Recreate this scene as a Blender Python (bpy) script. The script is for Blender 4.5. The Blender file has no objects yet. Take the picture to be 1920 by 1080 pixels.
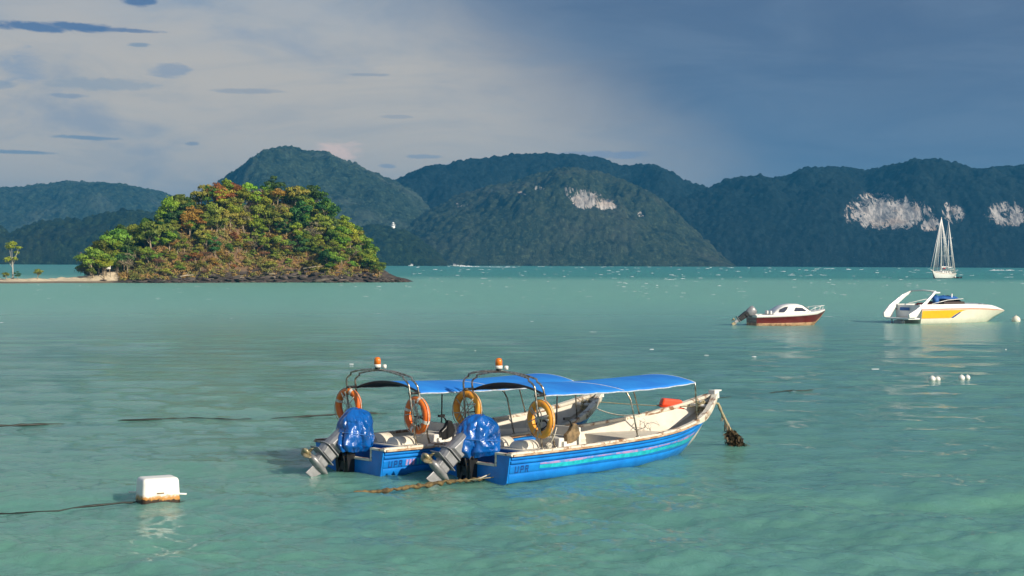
import bpy, math, random
import numpy as np
from mathutils import Vector, Matrix

R = math.radians
C = bpy.context.scene.collection
sc = bpy.context.scene
random.seed(7)
rng = np.random.RandomState(11)

# ------------------------------------------------------------------ camera
CAM_H = 4.2
cam = bpy.data.cameras.new('camera')
cam.lens = 56.25; cam.sensor_width = 36.0
cam.clip_start = 0.1; cam.clip_end = 20000
camo = bpy.data.objects.new('camera', cam); C.objects.link(camo)
camo.matrix_world = Matrix.Translation((0, 0, CAM_H)) @ Matrix.Rotation(R(90 - 0.955), 4, 'X') @ Matrix.Rotation(R(0.25), 4, 'Z')
sc.camera = camo

# ------------------------------------------------------------------ world (storm clouds over a Nishita sky)
SUN_EL = R(27); SUN_AZ = R(128)          # azimuth clockwise from +Y (the view direction): right and behind
world = bpy.data.worlds.new('World'); sc.world = world; world.use_nodes = True
WN = world.node_tree; WN.nodes.clear()


class NT:
    """tiny node-tree writer"""
    def __init__(s, tree): s.t = tree
    def n(s, typ, **kw):
        nd = s.t.nodes.new(typ)
        for k, v in kw.items():
            if k[0] == '_':
                key = k[1:]
                key = int(key) if key.isdigit() else key
                s.put(nd.inputs[key], v)
            else: setattr(nd, k, v)
        return nd
    def put(s, inp, v):
        if isinstance(v, bpy.types.NodeSocket): s.t.links.new(v, inp)
        else:
            if hasattr(inp.default_value, '__len__') and not hasattr(v, '__len__'): v = (v,) * len(inp.default_value)
            if hasattr(inp.default_value, '__len__') and len(inp.default_value) == 4 and len(v) == 3: v = tuple(v) + (1,)
            inp.default_value = v
    def m(s, op, a, b=0.0, c=0.0, clamp=False):
        nd = s.t.nodes.new('ShaderNodeMath'); nd.operation = op; nd.use_clamp = clamp
        s.put(nd.inputs[0], a); s.put(nd.inputs[1], b); s.put(nd.inputs[2], c)
        return nd.outputs[0]
    def ss(s, v, lo, hi):
        nd = s.t.nodes.new('ShaderNodeMapRange'); nd.interpolation_type = 'SMOOTHSTEP'
        s.put(nd.inputs[0], v); s.put(nd.inputs[1], lo); s.put(nd.inputs[2], hi)
        return nd.outputs[0]
    def mix(s, f, a, b):
        nd = s.t.nodes.new('ShaderNodeMix'); nd.data_type = 'RGBA'
        s.put(nd.inputs[0], f); s.put(nd.inputs[6], a); s.put(nd.inputs[7], b)
        return nd.outputs[2]
    def noise(s, vec, scale, detail=4, rough=.55, dist=0.0):
        nd = s.t.nodes.new('ShaderNodeTexNoise')
        if vec is not None: s.put(nd.inputs['Vector'], vec)
        nd.inputs['Scale'].default_value = scale; nd.inputs['Detail'].default_value = detail
        nd.inputs['Roughness'].default_value = rough; nd.inputs['Distortion'].default_value = dist
        return nd.outputs[0]
    def mapping(s, vec, scale=(1, 1, 1), loc=(0, 0, 0), rot=(0, 0, 0)):
        nd = s.t.nodes.new('ShaderNodeMapping'); s.put(nd.inputs[0], vec)
        nd.inputs['Scale'].default_value = scale; nd.inputs['Location'].default_value = loc; nd.inputs['Rotation'].default_value = rot
        return nd.outputs[0]


def srgb(r, g, b):
    f = lambda c: (c / 255 / 12.92) if c / 255 <= .04045 else ((c / 255 + .055) / 1.055) ** 2.4
    return (f(r), f(g), f(b))


SKY = 0.10
w = NT(WN)
sky = w.n('ShaderNodeTexSky', sky_type='NISHITA', sun_disc=False, sun_elevation=SUN_EL, sun_rotation=SUN_AZ)
tc = w.n('ShaderNodeTexCoord')
sep = w.n('ShaderNodeSeparateXYZ', _0=tc.outputs['Generated'])
X, Y, Z = sep.outputs
az = w.m('ARCTAN2', X, Y)
el = w.m('ARCSINE', Z)
comb = w.n('ShaderNodeCombineXYZ', _0=az, _1=el)
P = comb.outputs[0]
nz1 = w.noise(w.mapping(P, (1, 2.2, 1)), 9, 6, .55, .4)
nz2 = w.noise(w.mapping(P, (1, 5, 1), (3, 1, 0)), 16, 6, .6, .3)
nz4 = w.noise(w.mapping(P, (1, 3.2, 1), (2, 5, 0)), 42, 8, .68, .8)
nz5 = w.noise(w.mapping(P, (1, 4.5, 1), (9, 3, 0)), 7, 7, .62, .7)
nz3 = w.noise(w.mapping(P, (1, 1.6, 1), (7, 2, 0)), 3.2, 5, .5)


def lin(c): return tuple(v / SKY for v in c)   # value at which the Background shows this colour


# high grey veil on the left, warmer in its middle
veil_hi = lin(srgb(154, 161, 170)); veil_mid = lin(srgb(186, 178, 168)); veil_low = lin(srgb(192, 188, 184))
c1 = w.mix(w.ss(w.m('ADD', el, w.m('MULTIPLY', nz3, .03)), .045, .015), veil_mid, veil_low)
c1 = w.mix(w.ss(w.m('ADD', el, w.m('MULTIPLY', nz1, .10)), .15, .24), c1, veil_hi)
# soft blue openings
blue = lin(srgb(104, 131, 164))
fade_r = w.ss(az, .02, -.22)
c1 = w.mix(w.m('MULTIPLY', w.m('MULTIPLY', w.ss(nz1, .50, .70), fade_r), .50), c1, blue)
c1 = w.mix(w.m('MULTIPLY', w.ss(nz2, .50, .78), .30), c1, lin(srgb(160, 165, 168)))
# storm curtain on the right
g = w.m('ADD', az, w.m('MULTIPLY', el, 1.33))
g = w.m('ADD', g, w.m('MULTIPLY', w.m('SUBTRACT', nz1, .5), .07))
s1 = w.ss(g, .075, .265)
storm_lo = lin(srgb(103, 123, 147)); storm_hi = lin(srgb(82, 101, 130))
storm = w.mix(w.ss(w.m('ADD', el, w.m('MULTIPLY', nz3, .05)), .02, .17), storm_lo, storm_hi)
storm = w.mix(w.m('MULTIPLY', w.ss(nz3, .35, .7), .35), storm, lin(srgb(90, 116, 150)))
storm = w.mix(w.m('MULTIPLY', w.ss(nz5, .42, .68), .35), storm, lin(srgb(108, 126, 150)))
storm = w.mix(w.m('MULTIPLY', w.ss(nz5, .48, .30), .30), storm, lin(srgb(66, 90, 126)))
c1 = w.mix(w.m('MULTIPLY', w.ss(nz5, .46, .66), .40), c1, lin(srgb(152, 156, 162)))
col = w.mix(s1, c1, storm)


def blob(col, a0, e0, ra, re, color, amt, lo=.0, hi=.55, rough=1.8):
    """a small cloud: an ellipse in the sky with its edge torn by noise"""
    da = w.m('DIVIDE', w.m('SUBTRACT', w.m('ADD', az, w.m('MULTIPLY', w.m('SUBTRACT', nz1, .5), ra * rough)), a0), ra)
    de = w.m('DIVIDE', w.m('SUBTRACT', w.m('ADD', el, w.m('MULTIPLY', w.m('SUBTRACT', nz2, .5), re * rough)), e0), re)
    q = w.m('SUBTRACT', 1.0, w.m('ADD', w.m('MULTIPLY', da, da), w.m('MULTIPLY', de, de)))
    q = w.m('ADD', q, w.m('MULTIPLY', w.m('SUBTRACT', nz4, .54), 2.3))
    return w.mix(w.m('MULTIPLY', w.ss(q, lo, hi), amt), col, lin(color))


def skyxy(x, y): return (x - 960) / 3000.0, (488 - y) / 3000.0


dk = srgb(80, 107, 146)
for (x, y, rx, ry, cc, amt) in [
        (110, 72, 150, 14, dk, .95), (230, 74, 110, 5, dk, .7), (274, 19, 42, 14, dk, .95), (40, 4, 80, 20, srgb(95, 124, 160), .9),
        (70, 150, 60, 46, srgb(112, 138, 170), .55), (320, 142, 50, 17, srgb(122, 140, 165), .6),
        (190, 268, 80, 5, srgb(112, 134, 158), .8), (50, 297, 70, 5, srgb(112, 134, 158), .8), (270, 98, 26, 5, srgb(112, 134, 158), .7),
        (155, 194, 42, 7, srgb(128, 142, 162), .7), (465, 177, 80, 6, srgb(128, 140, 158), .5), (205, 172, 110, 14, srgb(138, 150, 164), .6),
        (690, 142, 40, 4, srgb(126, 138, 156), .5), (370, 275, 16, 5, srgb(118, 134, 156), .7), (20, 178, 60, 10, srgb(128, 144, 164), .6),
        (795, 293, 45, 5, srgb(125, 142, 165), .6), (728, 311, 20, 5, srgb(120, 138, 165), .6), (740, 220, 40, 4, srgb(128, 140, 160), .4),
        (622, 288, 62, 34, srgb(232, 200, 184), .8), (855, 312, 60, 12, srgb(118, 138, 168), .7), (1130, 290, 120, 9, srgb(105, 130, 168), .5)]:
    a0, e0 = skyxy(x, y)
    col = blob(col, a0, e0, rx / 3000, ry / 3000, cc, amt, 0, 1.2 if ry > 22 else .75)
# the cloud deck thins out behind the camera, where the sun comes through
deck = w.ss(w.m('ADD', Y, w.m('MULTIPLY', nz3, .3)), -.25, .35)
col = w.mix(w.m('MAXIMUM', w.m('MULTIPLY', deck, .97), .35), sky.outputs[0], col)
bg = w.n('ShaderNodeBackground', _Color=col, _Strength=SKY)
wo = w.n('ShaderNodeOutputWorld'); WN.links.new(bg.outputs[0], wo.inputs[0])

# ------------------------------------------------------------------ sun
sun = bpy.data.lights.new('sun', 'SUN'); sun.energy = 5.0; sun.angle = R(0.6); sun.color = (1.0, .90, .74)
suno = bpy.data.objects.new('sun', sun); C.objects.link(suno)
sdir = Vector((math.sin(SUN_AZ) * math.cos(SUN_EL), math.cos(SUN_AZ) * math.cos(SUN_EL), math.sin(SUN_EL)))
suno.rotation_euler = sdir.to_track_quat('Z', 'Y').to_euler()
suno.location = (40, -40, 60)

sc.view_settings.view_transform = 'Standard'; sc.view_settings.look = 'None'
sc.view_settings.exposure = 0.28; sc.view_settings.gamma = 1.0; sc.view_settings.use_curve_mapping = False
sc.render.engine = 'CYCLES'
sc.cycles.max_bounces = 6; sc.cycles.diffuse_bounces = 2; sc.cycles.glossy_bounces = 3; sc.cycles.transmission_bounces = 4
sc.cycles.volume_bounces = 0; sc.cycles.transparent_max_bounces = 6
sc.cycles.sample_clamp_indirect = 4
sc.cycles.use_denoising = True


# ------------------------------------------------------------------ helpers
def mat(name, color, rough=.6, var=.0, scale=4.0, bump=.0, bscale=20.0, metal=0.0, color2=None, ir=None, coat=0.0, spec=.5, stretch=(1, 1, 1), bdist=.02, transl=0.0, lo=.35, hi=.65, obj_rand=0.0, dirt=None):
    m = bpy.data.materials.new(name); m.use_nodes = True
    t = NT(m.node_tree); m.node_tree.nodes.clear()
    out = t.n('ShaderNodeOutputMaterial')
    b = t.n('ShaderNodeBsdfPrincipled', _Roughness=rough, _Metallic=metal)
    b.inputs['Specular IOR Level'].default_value = spec
    b.inputs['Coat Weight'].default_value = coat
    tcn = t.n('ShaderNodeTexCoord').outputs['Object']
    vec = t.mapping(tcn, stretch)
    c2 = color2 or tuple(min(1, v * (1 - var)) for v in color)
    col = color
    if var or color2:
        col = t.mix(t.ss(t.noise(vec, scale, 6, .6, .3), lo, hi), color, c2)
    if dirt:
        dc, ds, dl, dh = dirt
        col = t.mix(t.ss(t.noise(vec, ds, 8, .7, .5), dl, dh), col, dc)
    if obj_rand:
        oi = t.n('ShaderNodeObjectInfo').outputs['Random']
        hs = t.n('ShaderNodeHueSaturation')
        t.put(hs.inputs['Color'], col)
        t.put(hs.inputs['Hue'], t.m('ADD', .5, t.m('MULTIPLY', t.m('SUBTRACT', oi, .5), obj_rand * .10)))
        t.put(hs.inputs['Value'], t.m('ADD', 1.0, t.m('MULTIPLY', t.m('SUBTRACT', t.m('FRACT', t.m('MULTIPLY', oi, 7.31)), .5), obj_rand)))
        col = hs.outputs[0]
    t.put(b.inputs['Base Color'], col)
    if bump:
        bn = t.n('ShaderNodeBump', _Strength=bump, _Distance=bdist)
        t.put(bn.inputs['Height'], t.noise(vec, bscale, 6, .6, .2))
        t.put(b.inputs['Normal'], bn.outputs[0])
    sh = b.outputs[0]
    if transl:
        tr = t.n('ShaderNodeBsdfTranslucent'); t.put(tr.inputs[0], col)
        mx = t.n('ShaderNodeMixShader', _0=transl); t.put(mx.inputs[1], sh); t.put(mx.inputs[2], tr.outputs[0]); sh = mx.outputs[0]
    t.t.links.new(sh, out.inputs[0])
    return m


class MB:
    """collects geometry for ONE mesh object"""
    def __init__(s): s.v = []; s.f = []; s.mi = []; s.sm = []
    def add(s, verts, faces, mi=0, smooth=False, M=None):
        o = len(s.v)
        for p in verts:
            p = Vector(p)
            if M is not None: p = M @ p
            s.v.append(tuple(p))
        for f in faces:
            s.f.append(tuple(i + o for i in f)); s.mi.append(mi); s.sm.append(smooth)
        return s
    def box(s, c, d, mi=0, M=None, taper=(1, 1), rz=0.0):
        x, y, z = d[0] / 2, d[1] / 2, d[2] / 2
        vs = []
        for k, zz in ((1, -z), (0, z)):
            tx, ty = (1, 1) if k else taper
            vs += [(-x * tx, -y * ty, zz), (x * tx, -y * ty, zz), (x * tx, y * ty, zz), (-x * tx, y * ty, zz)]
        cs, sn = math.cos(rz), math.sin(rz)
        vs = [(c[0] + a * cs - b * sn, c[1] + a * sn + b * cs, c[2] + q) for a, b, q in vs]
        s.add(vs, [(3, 2, 1, 0), (4, 5, 6, 7), (0, 1, 5, 4), (1, 2, 6, 5), (2, 3, 7, 6), (3, 0, 4, 7)], mi, False, M)
        return s
    def tube(s, pts, r, n=8, mi=0, closed=False, cap=True, M=None, smooth=True):
        pts = [Vector(p) for p in pts]; m = len(pts)
        rs = r if hasattr(r, '__len__') else [r] * m
        tan = []
        for i in range(m):
            a = pts[i - 1] if (i > 0 or closed) else pts[i]
            b = pts[(i + 1) % m] if (i < m - 1 or closed) else pts[i]
            tan.append((b - a).normalized())
        up = Vector((0, 0, 1)) if abs(tan[0].z) < .9 else Vector((1, 0, 0))
        nrm = (up - tan[0] * up.dot(tan[0])).normalized()
        vs = []
        for i in range(m):
            nrm = (nrm - tan[i] * nrm.dot(tan[i])).normalized()
            bi = tan[i].cross(nrm)
            for k in range(n):
                a = 2 * math.pi * k / n
                vs.append(pts[i] + (nrm * math.cos(a) + bi * math.sin(a)) * rs[i])
        fs = []
        for i in range(m if closed else m - 1):
            j = (i + 1) % m
            for k in range(n):
                fs.append((i * n + k, i * n + (k + 1) % n, j * n + (k + 1) % n, j * n + k))
        if cap and not closed:
            fs.append(tuple(range(n))[::-1]); fs.append(tuple((m - 1) * n + k for k in range(n)))
        s.add(vs, fs, mi, smooth, M); return s
    def lathe(s, prof, n=16, mi=0, M=None, smooth=True):
        vs = []; fs = []
        for r, z in prof:
            for k in range(n):
                a = 2 * math.pi * k / n; vs.append((r * math.cos(a), r * math.sin(a), z))
        for i in range(len(prof) - 1):
            for k in range(n):
                fs.append((i * n + k, i * n + (k + 1) % n, (i + 1) * n + (k + 1) % n, (i + 1) * n + k))
        if prof[0][0] > 1e-4: fs.append(tuple(range(n))[::-1])
        if prof[-1][0] > 1e-4: fs.append(tuple((len(prof) - 1) * n + k for k in range(n)))
        s.add(vs, fs, mi, smooth, M); return s
    def grid(s, rows, mi=0, smooth=True, M=None, flip=False, mis=None, wrap=False):
        """rows: list of lists of points"""
        nr, nc = len(rows), len(rows[0]); o = len(s.v)
        for r_ in rows:
            for p in r_:
                p = Vector(p)
                if M is not None: p = M @ p
                s.v.append(tuple(p))
        for i in range(nr - 1 + (1 if wrap else 0)):
            for j in range(nc - 1):
                i2 = (i + 1) % nr
                q = (o + i * nc + j, o + i2 * nc + j, o + i2 * nc + j + 1, o + i * nc + j + 1)
                s.f.append(q[::-1] if flip else q); s.mi.append(mis[j] if mis else mi); s.sm.append(smooth)
        return s
    def prism(s, poly, a, b, mi=0, axis='x', M=None):
        """extrude a 2-D polygon; axis x: poly is (y,z) from x=a to b; axis y: poly is (x,z)"""
        n = len(poly); vs = []
        for t in (a, b):
            for p, q in poly:
                vs.append((t, p, q) if axis == 'x' else ((p, t, q) if axis == 'y' else (p, q, t)))
        fs = [tuple(range(n)), tuple(range(2 * n - 1, n - 1, -1))]
        for i in range(n): fs.append((i, i + n, (i + 1) % n + n, (i + 1) % n))
        s.add(vs, fs, mi, False, M); return s
    def mesh(s, name, mats):
        me = bpy.data.meshes.new(name); me.from_pydata(s.v, [], s.f)
        for m in (mats if isinstance(mats, (list, tuple)) else [mats]): me.materials.append(m)
        me.polygons.foreach_set('material_index', s.mi); me.polygons.foreach_set('use_smooth', s.sm)
        me.update()
        import bmesh
        bm = bmesh.new(); bm.from_mesh(me); bmesh.ops.recalc_face_normals(bm, faces=bm.faces); bm.to_mesh(me); bm.free()
        return me
    def build(s, name, mats, parent=None, bevel=0.0, label=None):
        o = bpy.data.objects.new(name, s.mesh(name, mats)); C.objects.link(o)
        if parent is not None: o.parent = parent
        if bevel:
            md = o.modifiers.new('bevel', 'BEVEL'); md.width = bevel; md.segments = 2; md.limit_method = 'ANGLE'; md.angle_limit = R(40)
        if label: o['label'] = label
        return o


def thing(name, label, cat, loc=(0, 0, 0), rz=0.0, group=None, scale=None):
    o = bpy.data.objects.new(name, None); C.objects.link(o)
    o.empty_display_size = .3
    o.location = loc; o.rotation_euler = (0, 0, rz)
    if scale: o.scale = scale
    return tag(o, label, cat, group)


def tag(o, label=None, cat=None, group=None, kind=None):
    if label: o['label'] = label
    if cat: o['category'] = cat
    if group: o['group'] = group
    if kind: o['kind'] = kind
    return o


def np_mesh(name, V, Fq, mats, smooth=True, attr=None):
    """fast quad mesh from numpy arrays"""
    me = bpy.data.meshes.new(name)
    me.vertices.add(len(V)); me.vertices.foreach_set('co', np.ascontiguousarray(V, dtype=np.float32).ravel())
    k = Fq.shape[1]
    me.loops.add(Fq.size); me.loops.foreach_set('vertex_index', np.ascontiguousarray(Fq, dtype=np.int32).ravel())
    me.polygons.add(len(Fq)); me.polygons.foreach_set('loop_start', np.arange(0, Fq.size, k, dtype=np.int32))
    me.polygons.foreach_set('use_smooth', np.full(len(Fq), smooth))
    for m in (mats if isinstance(mats, (list, tuple)) else [mats]): me.materials.append(m)
    me.update(calc_edges=True)
    if attr:
        for nm, val in attr.items():
            a = me.attributes.new(nm, 'FLOAT', 'POINT'); a.data.foreach_set('value', val.astype(np.float32).ravel())
    return me


def link(name, me, parent=None):
    o = bpy.data.objects.new(name, me); C.objects.link(o)
    if parent is not None: o.parent = parent
    return o


def grid_faces(nr, nc, wrap=False):
    i = np.arange(nr - 1)[:, None]; j = np.arange(nc if wrap else nc - 1)[None, :]
    a = i * nc + j; b = i * nc + (j + 1) % nc
    return np.stack([a, b, b + nc, a + nc], -1).reshape(-1, 4)


def _h(ix, iy, s=0):
    n = (ix.astype(np.int64) * 374761393 + iy.astype(np.int64) * 668265263 + s * 1442695041) & 0xffffffff
    n = ((n ^ (n >> 13)) * 1274126177) & 0xffffffff
    return ((n ^ (n >> 16)) & 0xffffff) / float(0xffffff)


def vnoise(x, y, s=0):
    ix = np.floor(x); iy = np.floor(y); fx = x - ix; fy = y - iy
    u = fx * fx * (3 - 2 * fx); v = fy * fy * (3 - 2 * fy)
    a = _h(ix, iy, s); b = _h(ix + 1, iy, s); c = _h(ix, iy + 1, s); d = _h(ix + 1, iy + 1, s)
    return (a * (1 - u) + b * u) * (1 - v) + (c * (1 - u) + d * u) * v


def fbm(x, y, o=4, s=0):
    t = 0; a = .5; n = 0
    for k in range(o):
        t = t + a * vnoise(x, y, s + k); n += a; a *= .5; x = x * 2.03 + 11.3; y = y * 2.03 + 5.1
    return t / n


def worley(x, y, s=0):
    """distance to the nearest feature point and that point's own random number"""
    ix = np.floor(x); iy = np.floor(y)
    best = np.full(x.shape, 9.0); bid = np.zeros(x.shape)
    for dx in (-1, 0, 1):
        for dy in (-1, 0, 1):
            jx = ix + dx; jy = iy + dy
            px = jx + _h(jx, jy, s); py = jy + _h(jx, jy, s + 1)
            d = (px - x) ** 2 + (py - y) ** 2
            r_ = _h(jx, jy, s + 2)
            m = d < best; best = np.where(m, d, best); bid = np.where(m, r_, bid)
    return np.sqrt(best), bid


_cm = camo.matrix_world.copy()
def pt(x, y, z=0.0, Y=None):
    """the place seen at a photo pixel: where the line of sight meets height z or distance Y"""
    d = _cm.to_3x3() @ Vector(((x - 960) / 3000, -(y - 540) / 3000, -1))
    k = (z - CAM_H) / d.z if Y is None else Y / d.y
    return Vector((0, 0, CAM_H)) + d * k


# ------------------------------------------------------------------ materials
M = {}
M['white_grp'] = mat('white_grp', (.78, .75, .68), .45, .12, 3, .15, 30, dirt=((.42, .34, .24), 7, .66, .8))
M['cream'] = mat('cream_paint', (.74, .68, .57), .55, .12, 3, .15, 25, dirt=((.34, .27, .19), 6, .62, .78))
M['blue'] = mat('blue_hull_paint', (.010, .23, .70), .28, .22, 2.5, .25, 9, color2=(.008, .17, .56), bdist=.01, dirt=((.03, .10, .22), 9, .66, .8))
M['blue_in'] = mat('blue_inside_paint', (.012, .15, .47), .45, .3, 3, .2, 20)
M['cyan'] = mat('turquoise_stripe', (.02, .55, .66), .35, .3, 8)
M['pink'] = mat('faded_pink_stripe', (.50, .30, .55), .5, color2=(.10, .28, .62), scale=5, lo=.42, hi=.62)
M['navy'] = mat('navy_lettering', (.008, .05, .24), .5, .2)
M['rail'] = mat('worn_white_rail', (.74, .68, .56), .55, scale=2, bump=.4, bscale=30, dirt=((.26, .13, .06), 3.2, .48, .60))
M['rust'] = mat('worn_wood', (.36, .20, .10), .8, color2=(.62, .50, .36), scale=5, bump=.5, bscale=30, stretch=(1, 3, 3))
M['canvas'] = mat('blue_canvas', (.015, .20, .68), .7, .18, 1.2, .3, 3, bdist=.05, color2=(.02, .26, .76), transl=.12)
M['hem'] = mat('pale_hem', (.55, .62, .70), .7, .3, 12)
M['under'] = mat('dark_underside', (.02, .03, .06), .8, .4, 4)  # canopy underside, coloured much darker than the canvas on top
M['steel'] = mat('stainless_tube', (.62, .58, .50), .28, .45, 14, 0, metal=.85, color2=(.22, .18, .13))
M['dark_steel'] = mat('dark_painted_tube', (.045, .045, .045), .4, .5, 9, metal=.3)
M['tarp'] = mat('blue_tarpaulin', (.003, .105, .42), .20, .4, 2.5, .45, 5, coat=.5, bdist=.05, spec=.6)
M['motor'] = mat('silver_motor_paint', (.34, .34, .35), .38, .25, 7, .1, 30, metal=.35, dirt=((.10, .09, .07), 9, .58, .75))
M['black'] = mat('black_plastic', (.012, .012, .013), .4, .4, 9)
M['bronze'] = mat('worn_bronze', (.50, .42, .25), .42, .4, 12, metal=.5, dirt=((.12, .11, .08), 10, .5, .65))
M['orange'] = mat('bright_orange_plastic', (.84, .14, .012), .42, .15, 6, .1, 30, color2=(.80, .20, .02))
M['amber'] = mat('sun_faded_orange_plastic', (.86, .36, .03), .5, .2, 5, .1, 30, color2=(.84, .48, .12), lo=.5, hi=.75)
M['tape'] = mat('pale_reflective_tape', (.80, .72, .62), .45, .2, 12)
M['tape_o'] = mat('orange_tape', (.82, .30, .04), .5, .2, 12)
M['rope_w'] = mat('pale_rope', (.72, .66, .54), .85, .4, 30, .6, 120, bdist=.004)
M['rope_b'] = mat('overgrown_rope', (.055, .036, .014), .85, scale=9, color2=(.19, .13, .05), bump=.8, bscale=30, bdist=.03)
M['rope_d'] = mat('dark_wet_rope', (.022, .028, .022), .5, .4, 5, .6, 30, bdist=.02)
M['weed'] = mat('brown_seaweed', (.035, .024, .008), .7, scale=7, color2=(.09, .055, .018), bump=.6, bscale=30)
M['lamp_o'] = mat('orange_lens', (.90, .22, .01), .15, .2, 8, coat=.5)
M['jug'] = mat('white_plastic', (.80, .78, .72), .4, .06, 4, .1, 12)
M['rope_y'] = mat('yellowed_rope', (.40, .34, .20), .9, .4, 25, .5, 80, bdist=.004)
M['red_hull'] = mat('dark_red_hull', (.15, .010, .009), .3, .25, 2, coat=.3)
M['yellow'] = mat('yellow_panel', (.85, .44, .01), .35, .08, 3)
M['salmon'] = mat('salmon_stripe', (.72, .30, .20), .4, .2, 4)
M['boatwhite'] = mat('white_gelcoat', (.82, .80, .76), .25, .06, 2, coat=.3)
M['creamhull'] = mat('cream_gelcoat', (.82, .76, .62), .3, .08, 2, coat=.3)
M['antifoul'] = mat('peach_antifouling', (.62, .36, .20), .6, .4, 4, dirt=((.12, .08, .03), 4, .5, .7))
M['glass'] = mat('tinted_glass', (.03, .035, .06), .08, .3, 3, coat=.5)
M['bluetarp2'] = mat('blue_cover_cloth', (.02, .13, .42), .6, .3, 4, .4, 9, bdist=.04)
M['darkin'] = mat('dark_cockpit', (.05, .025, .02), .6, .4, 5)
M['sand'] = mat('pale_sand', (.66, .56, .40), .95, .2, .6, .4, 3, bdist=.1)
M['bark'] = mat('pale_bark', (.38, .30, .20), .9, .4, 3, .5, 9, stretch=(1, 1, .3), bdist=.04)
M['deadwood'] = mat('bleached_dead_wood', (.50, .42, .31), .9, .3, 3, .4, 8)
M['foam'] = mat('white_foam', (.80, .84, .84), .8, .15, 2)


def leafmat(n, c, c2, tr=.25):
    return mat(n, c, .55, scale=.55, color2=c2, transl=tr, lo=.38, hi=.62, obj_rand=.85, spec=.25)


LEAF = {
    'bright': leafmat('bright_green_leaves', (.21, .31, .022), (.34, .40, .035), .3),
    'mid': leafmat('mid_green_leaves', (.12, .20, .024), (.25, .33, .036)),
    'dark': leafmat('dark_green_leaves', (.034, .085, .018), (.065, .135, .026), .15),
    'olive': leafmat('olive_green_leaves', (.19, .23, .028), (.32, .32, .05)),
    'orange': leafmat('orange_brown_leaves', (.27, .145, .022), (.36, .22, .035)),
    'grey': leafmat('grey_brown_twigs', (.15, .13, .075), (.24, .19, .11), .1),
    'russet': leafmat('russet_dry_leaves', (.20, .10, .035), (.34, .20, .08), .2),
}

# ------------------------------------------------------------------ sea
def water_material():
    m = bpy.data.materials.new('sea_water'); m.use_nodes = True
    t = NT(m.node_tree); m.node_tree.nodes.clear()
    out = t.n('ShaderNodeOutputMaterial')
    pos = t.n('ShaderNodeNewGeometry').outputs['Position']
    sp = t.n('ShaderNodeSeparateXYZ', _0=pos)
    px, py, pz = sp.outputs
    big = t.noise(t.mapping(pos, (1, 1.6, 1)), .035, 4, .55, .5)
    mid = t.noise(t.mapping(pos, (.55, 1.3, 1)), .32, 5, .6, .6)
    near = srgb(94, 150, 138)
    green = srgb(98, 149, 129)
    deep = srgb(80, 126, 130)
    col = t.mix(t.ss(mid, .36, .66), srgb(92, 143, 131), green)
    col = t.mix(t.m('MULTIPLY', t.ss(big, .42, .68), .25), col, deep)
    # milky shallows between the moorings and the island, deeper teal channel beyond
    yy = t.m('ADD', py, t.m('MULTIPLY', t.m('SUBTRACT', t.noise(t.mapping(pos, (1, .6, 1)), .012, 3, .5), .5), 60))
    milk = t.ss(yy, 62, 150)
    col = t.mix(t.m('MULTIPLY', milk, .75), col, srgb(120, 172, 158))
    chan = t.ss(yy, 330, 470)
    col = t.mix(t.m('MULTIPLY', chan, .92), col, srgb(62, 132, 126))
    # ripples finer than the mesh
    dist = t.m('POWER', t.m('ADD', t.m('MULTIPLY', px, px), t.m('MULTIPLY', py, py)), .5)
    b1 = t.noise(t.mapping(pos, (.8, 1.25, 1), rot=(0, 0, .2)), 4.2, 6, .68, .4)
    b2 = t.noise(t.mapping(pos, (.6, 1.5, 1), rot=(0, 0, -.15)), .55, 5, .6, .5)
    b3 = t.noise(t.mapping(pos, (.5, 1.3, 1)), .12, 4, .6, .3)
    n1 = t.n('ShaderNodeBump', _Distance=.05); t.put(n1.inputs['Height'], b1)
    t.put(n1.inputs['Strength'], t.m('MULTIPLY', t.ss(dist, 260, 30), 1.0))
    n2 = t.n('ShaderNodeBump', _Distance=.42); t.put(n2.inputs['Height'], b2); t.put(n2.inputs['Normal'], n1.outputs[0])
    t.put(n2.inputs['Strength'], t.m('ADD', .15, t.m('MULTIPLY', t.ss(dist, 30, 110), .75)))
    n3 = t.n('ShaderNodeBump', _Distance=1.2); t.put(n3.inputs['Height'], b3); t.put(n3.inputs['Normal'], n2.outputs[0])
    t.put(n3.inputs['Strength'], t.m('MULTIPLY', t.ss(dist, 120, 500), .6))
    b = t.n('ShaderNodeBsdfPrincipled'); b.inputs['IOR'].default_value = 1.33
    b.subsurface_method = 'BURLEY'; b.inputs['Subsurface Weight'].default_value = .62; b.inputs['Subsurface Scale'].default_value = 1.0; b.inputs['Subsurface Radius'].default_value = (.9, 1.6, 1.4)
    t.put(b.inputs['Base Color'], t.mix(1.0, col, col))
    t.put(b.inputs['Roughness'], t.m('ADD', .06, t.m('MULTIPLY', t.ss(dist, 40, 200), .38)))
    t.put(b.inputs['Specular IOR Level'], .42)
    t.put(b.inputs['Normal'], n3.outputs[0])
    t.t.links.new(b.outputs[0], out.inputs[0])
    return m


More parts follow.
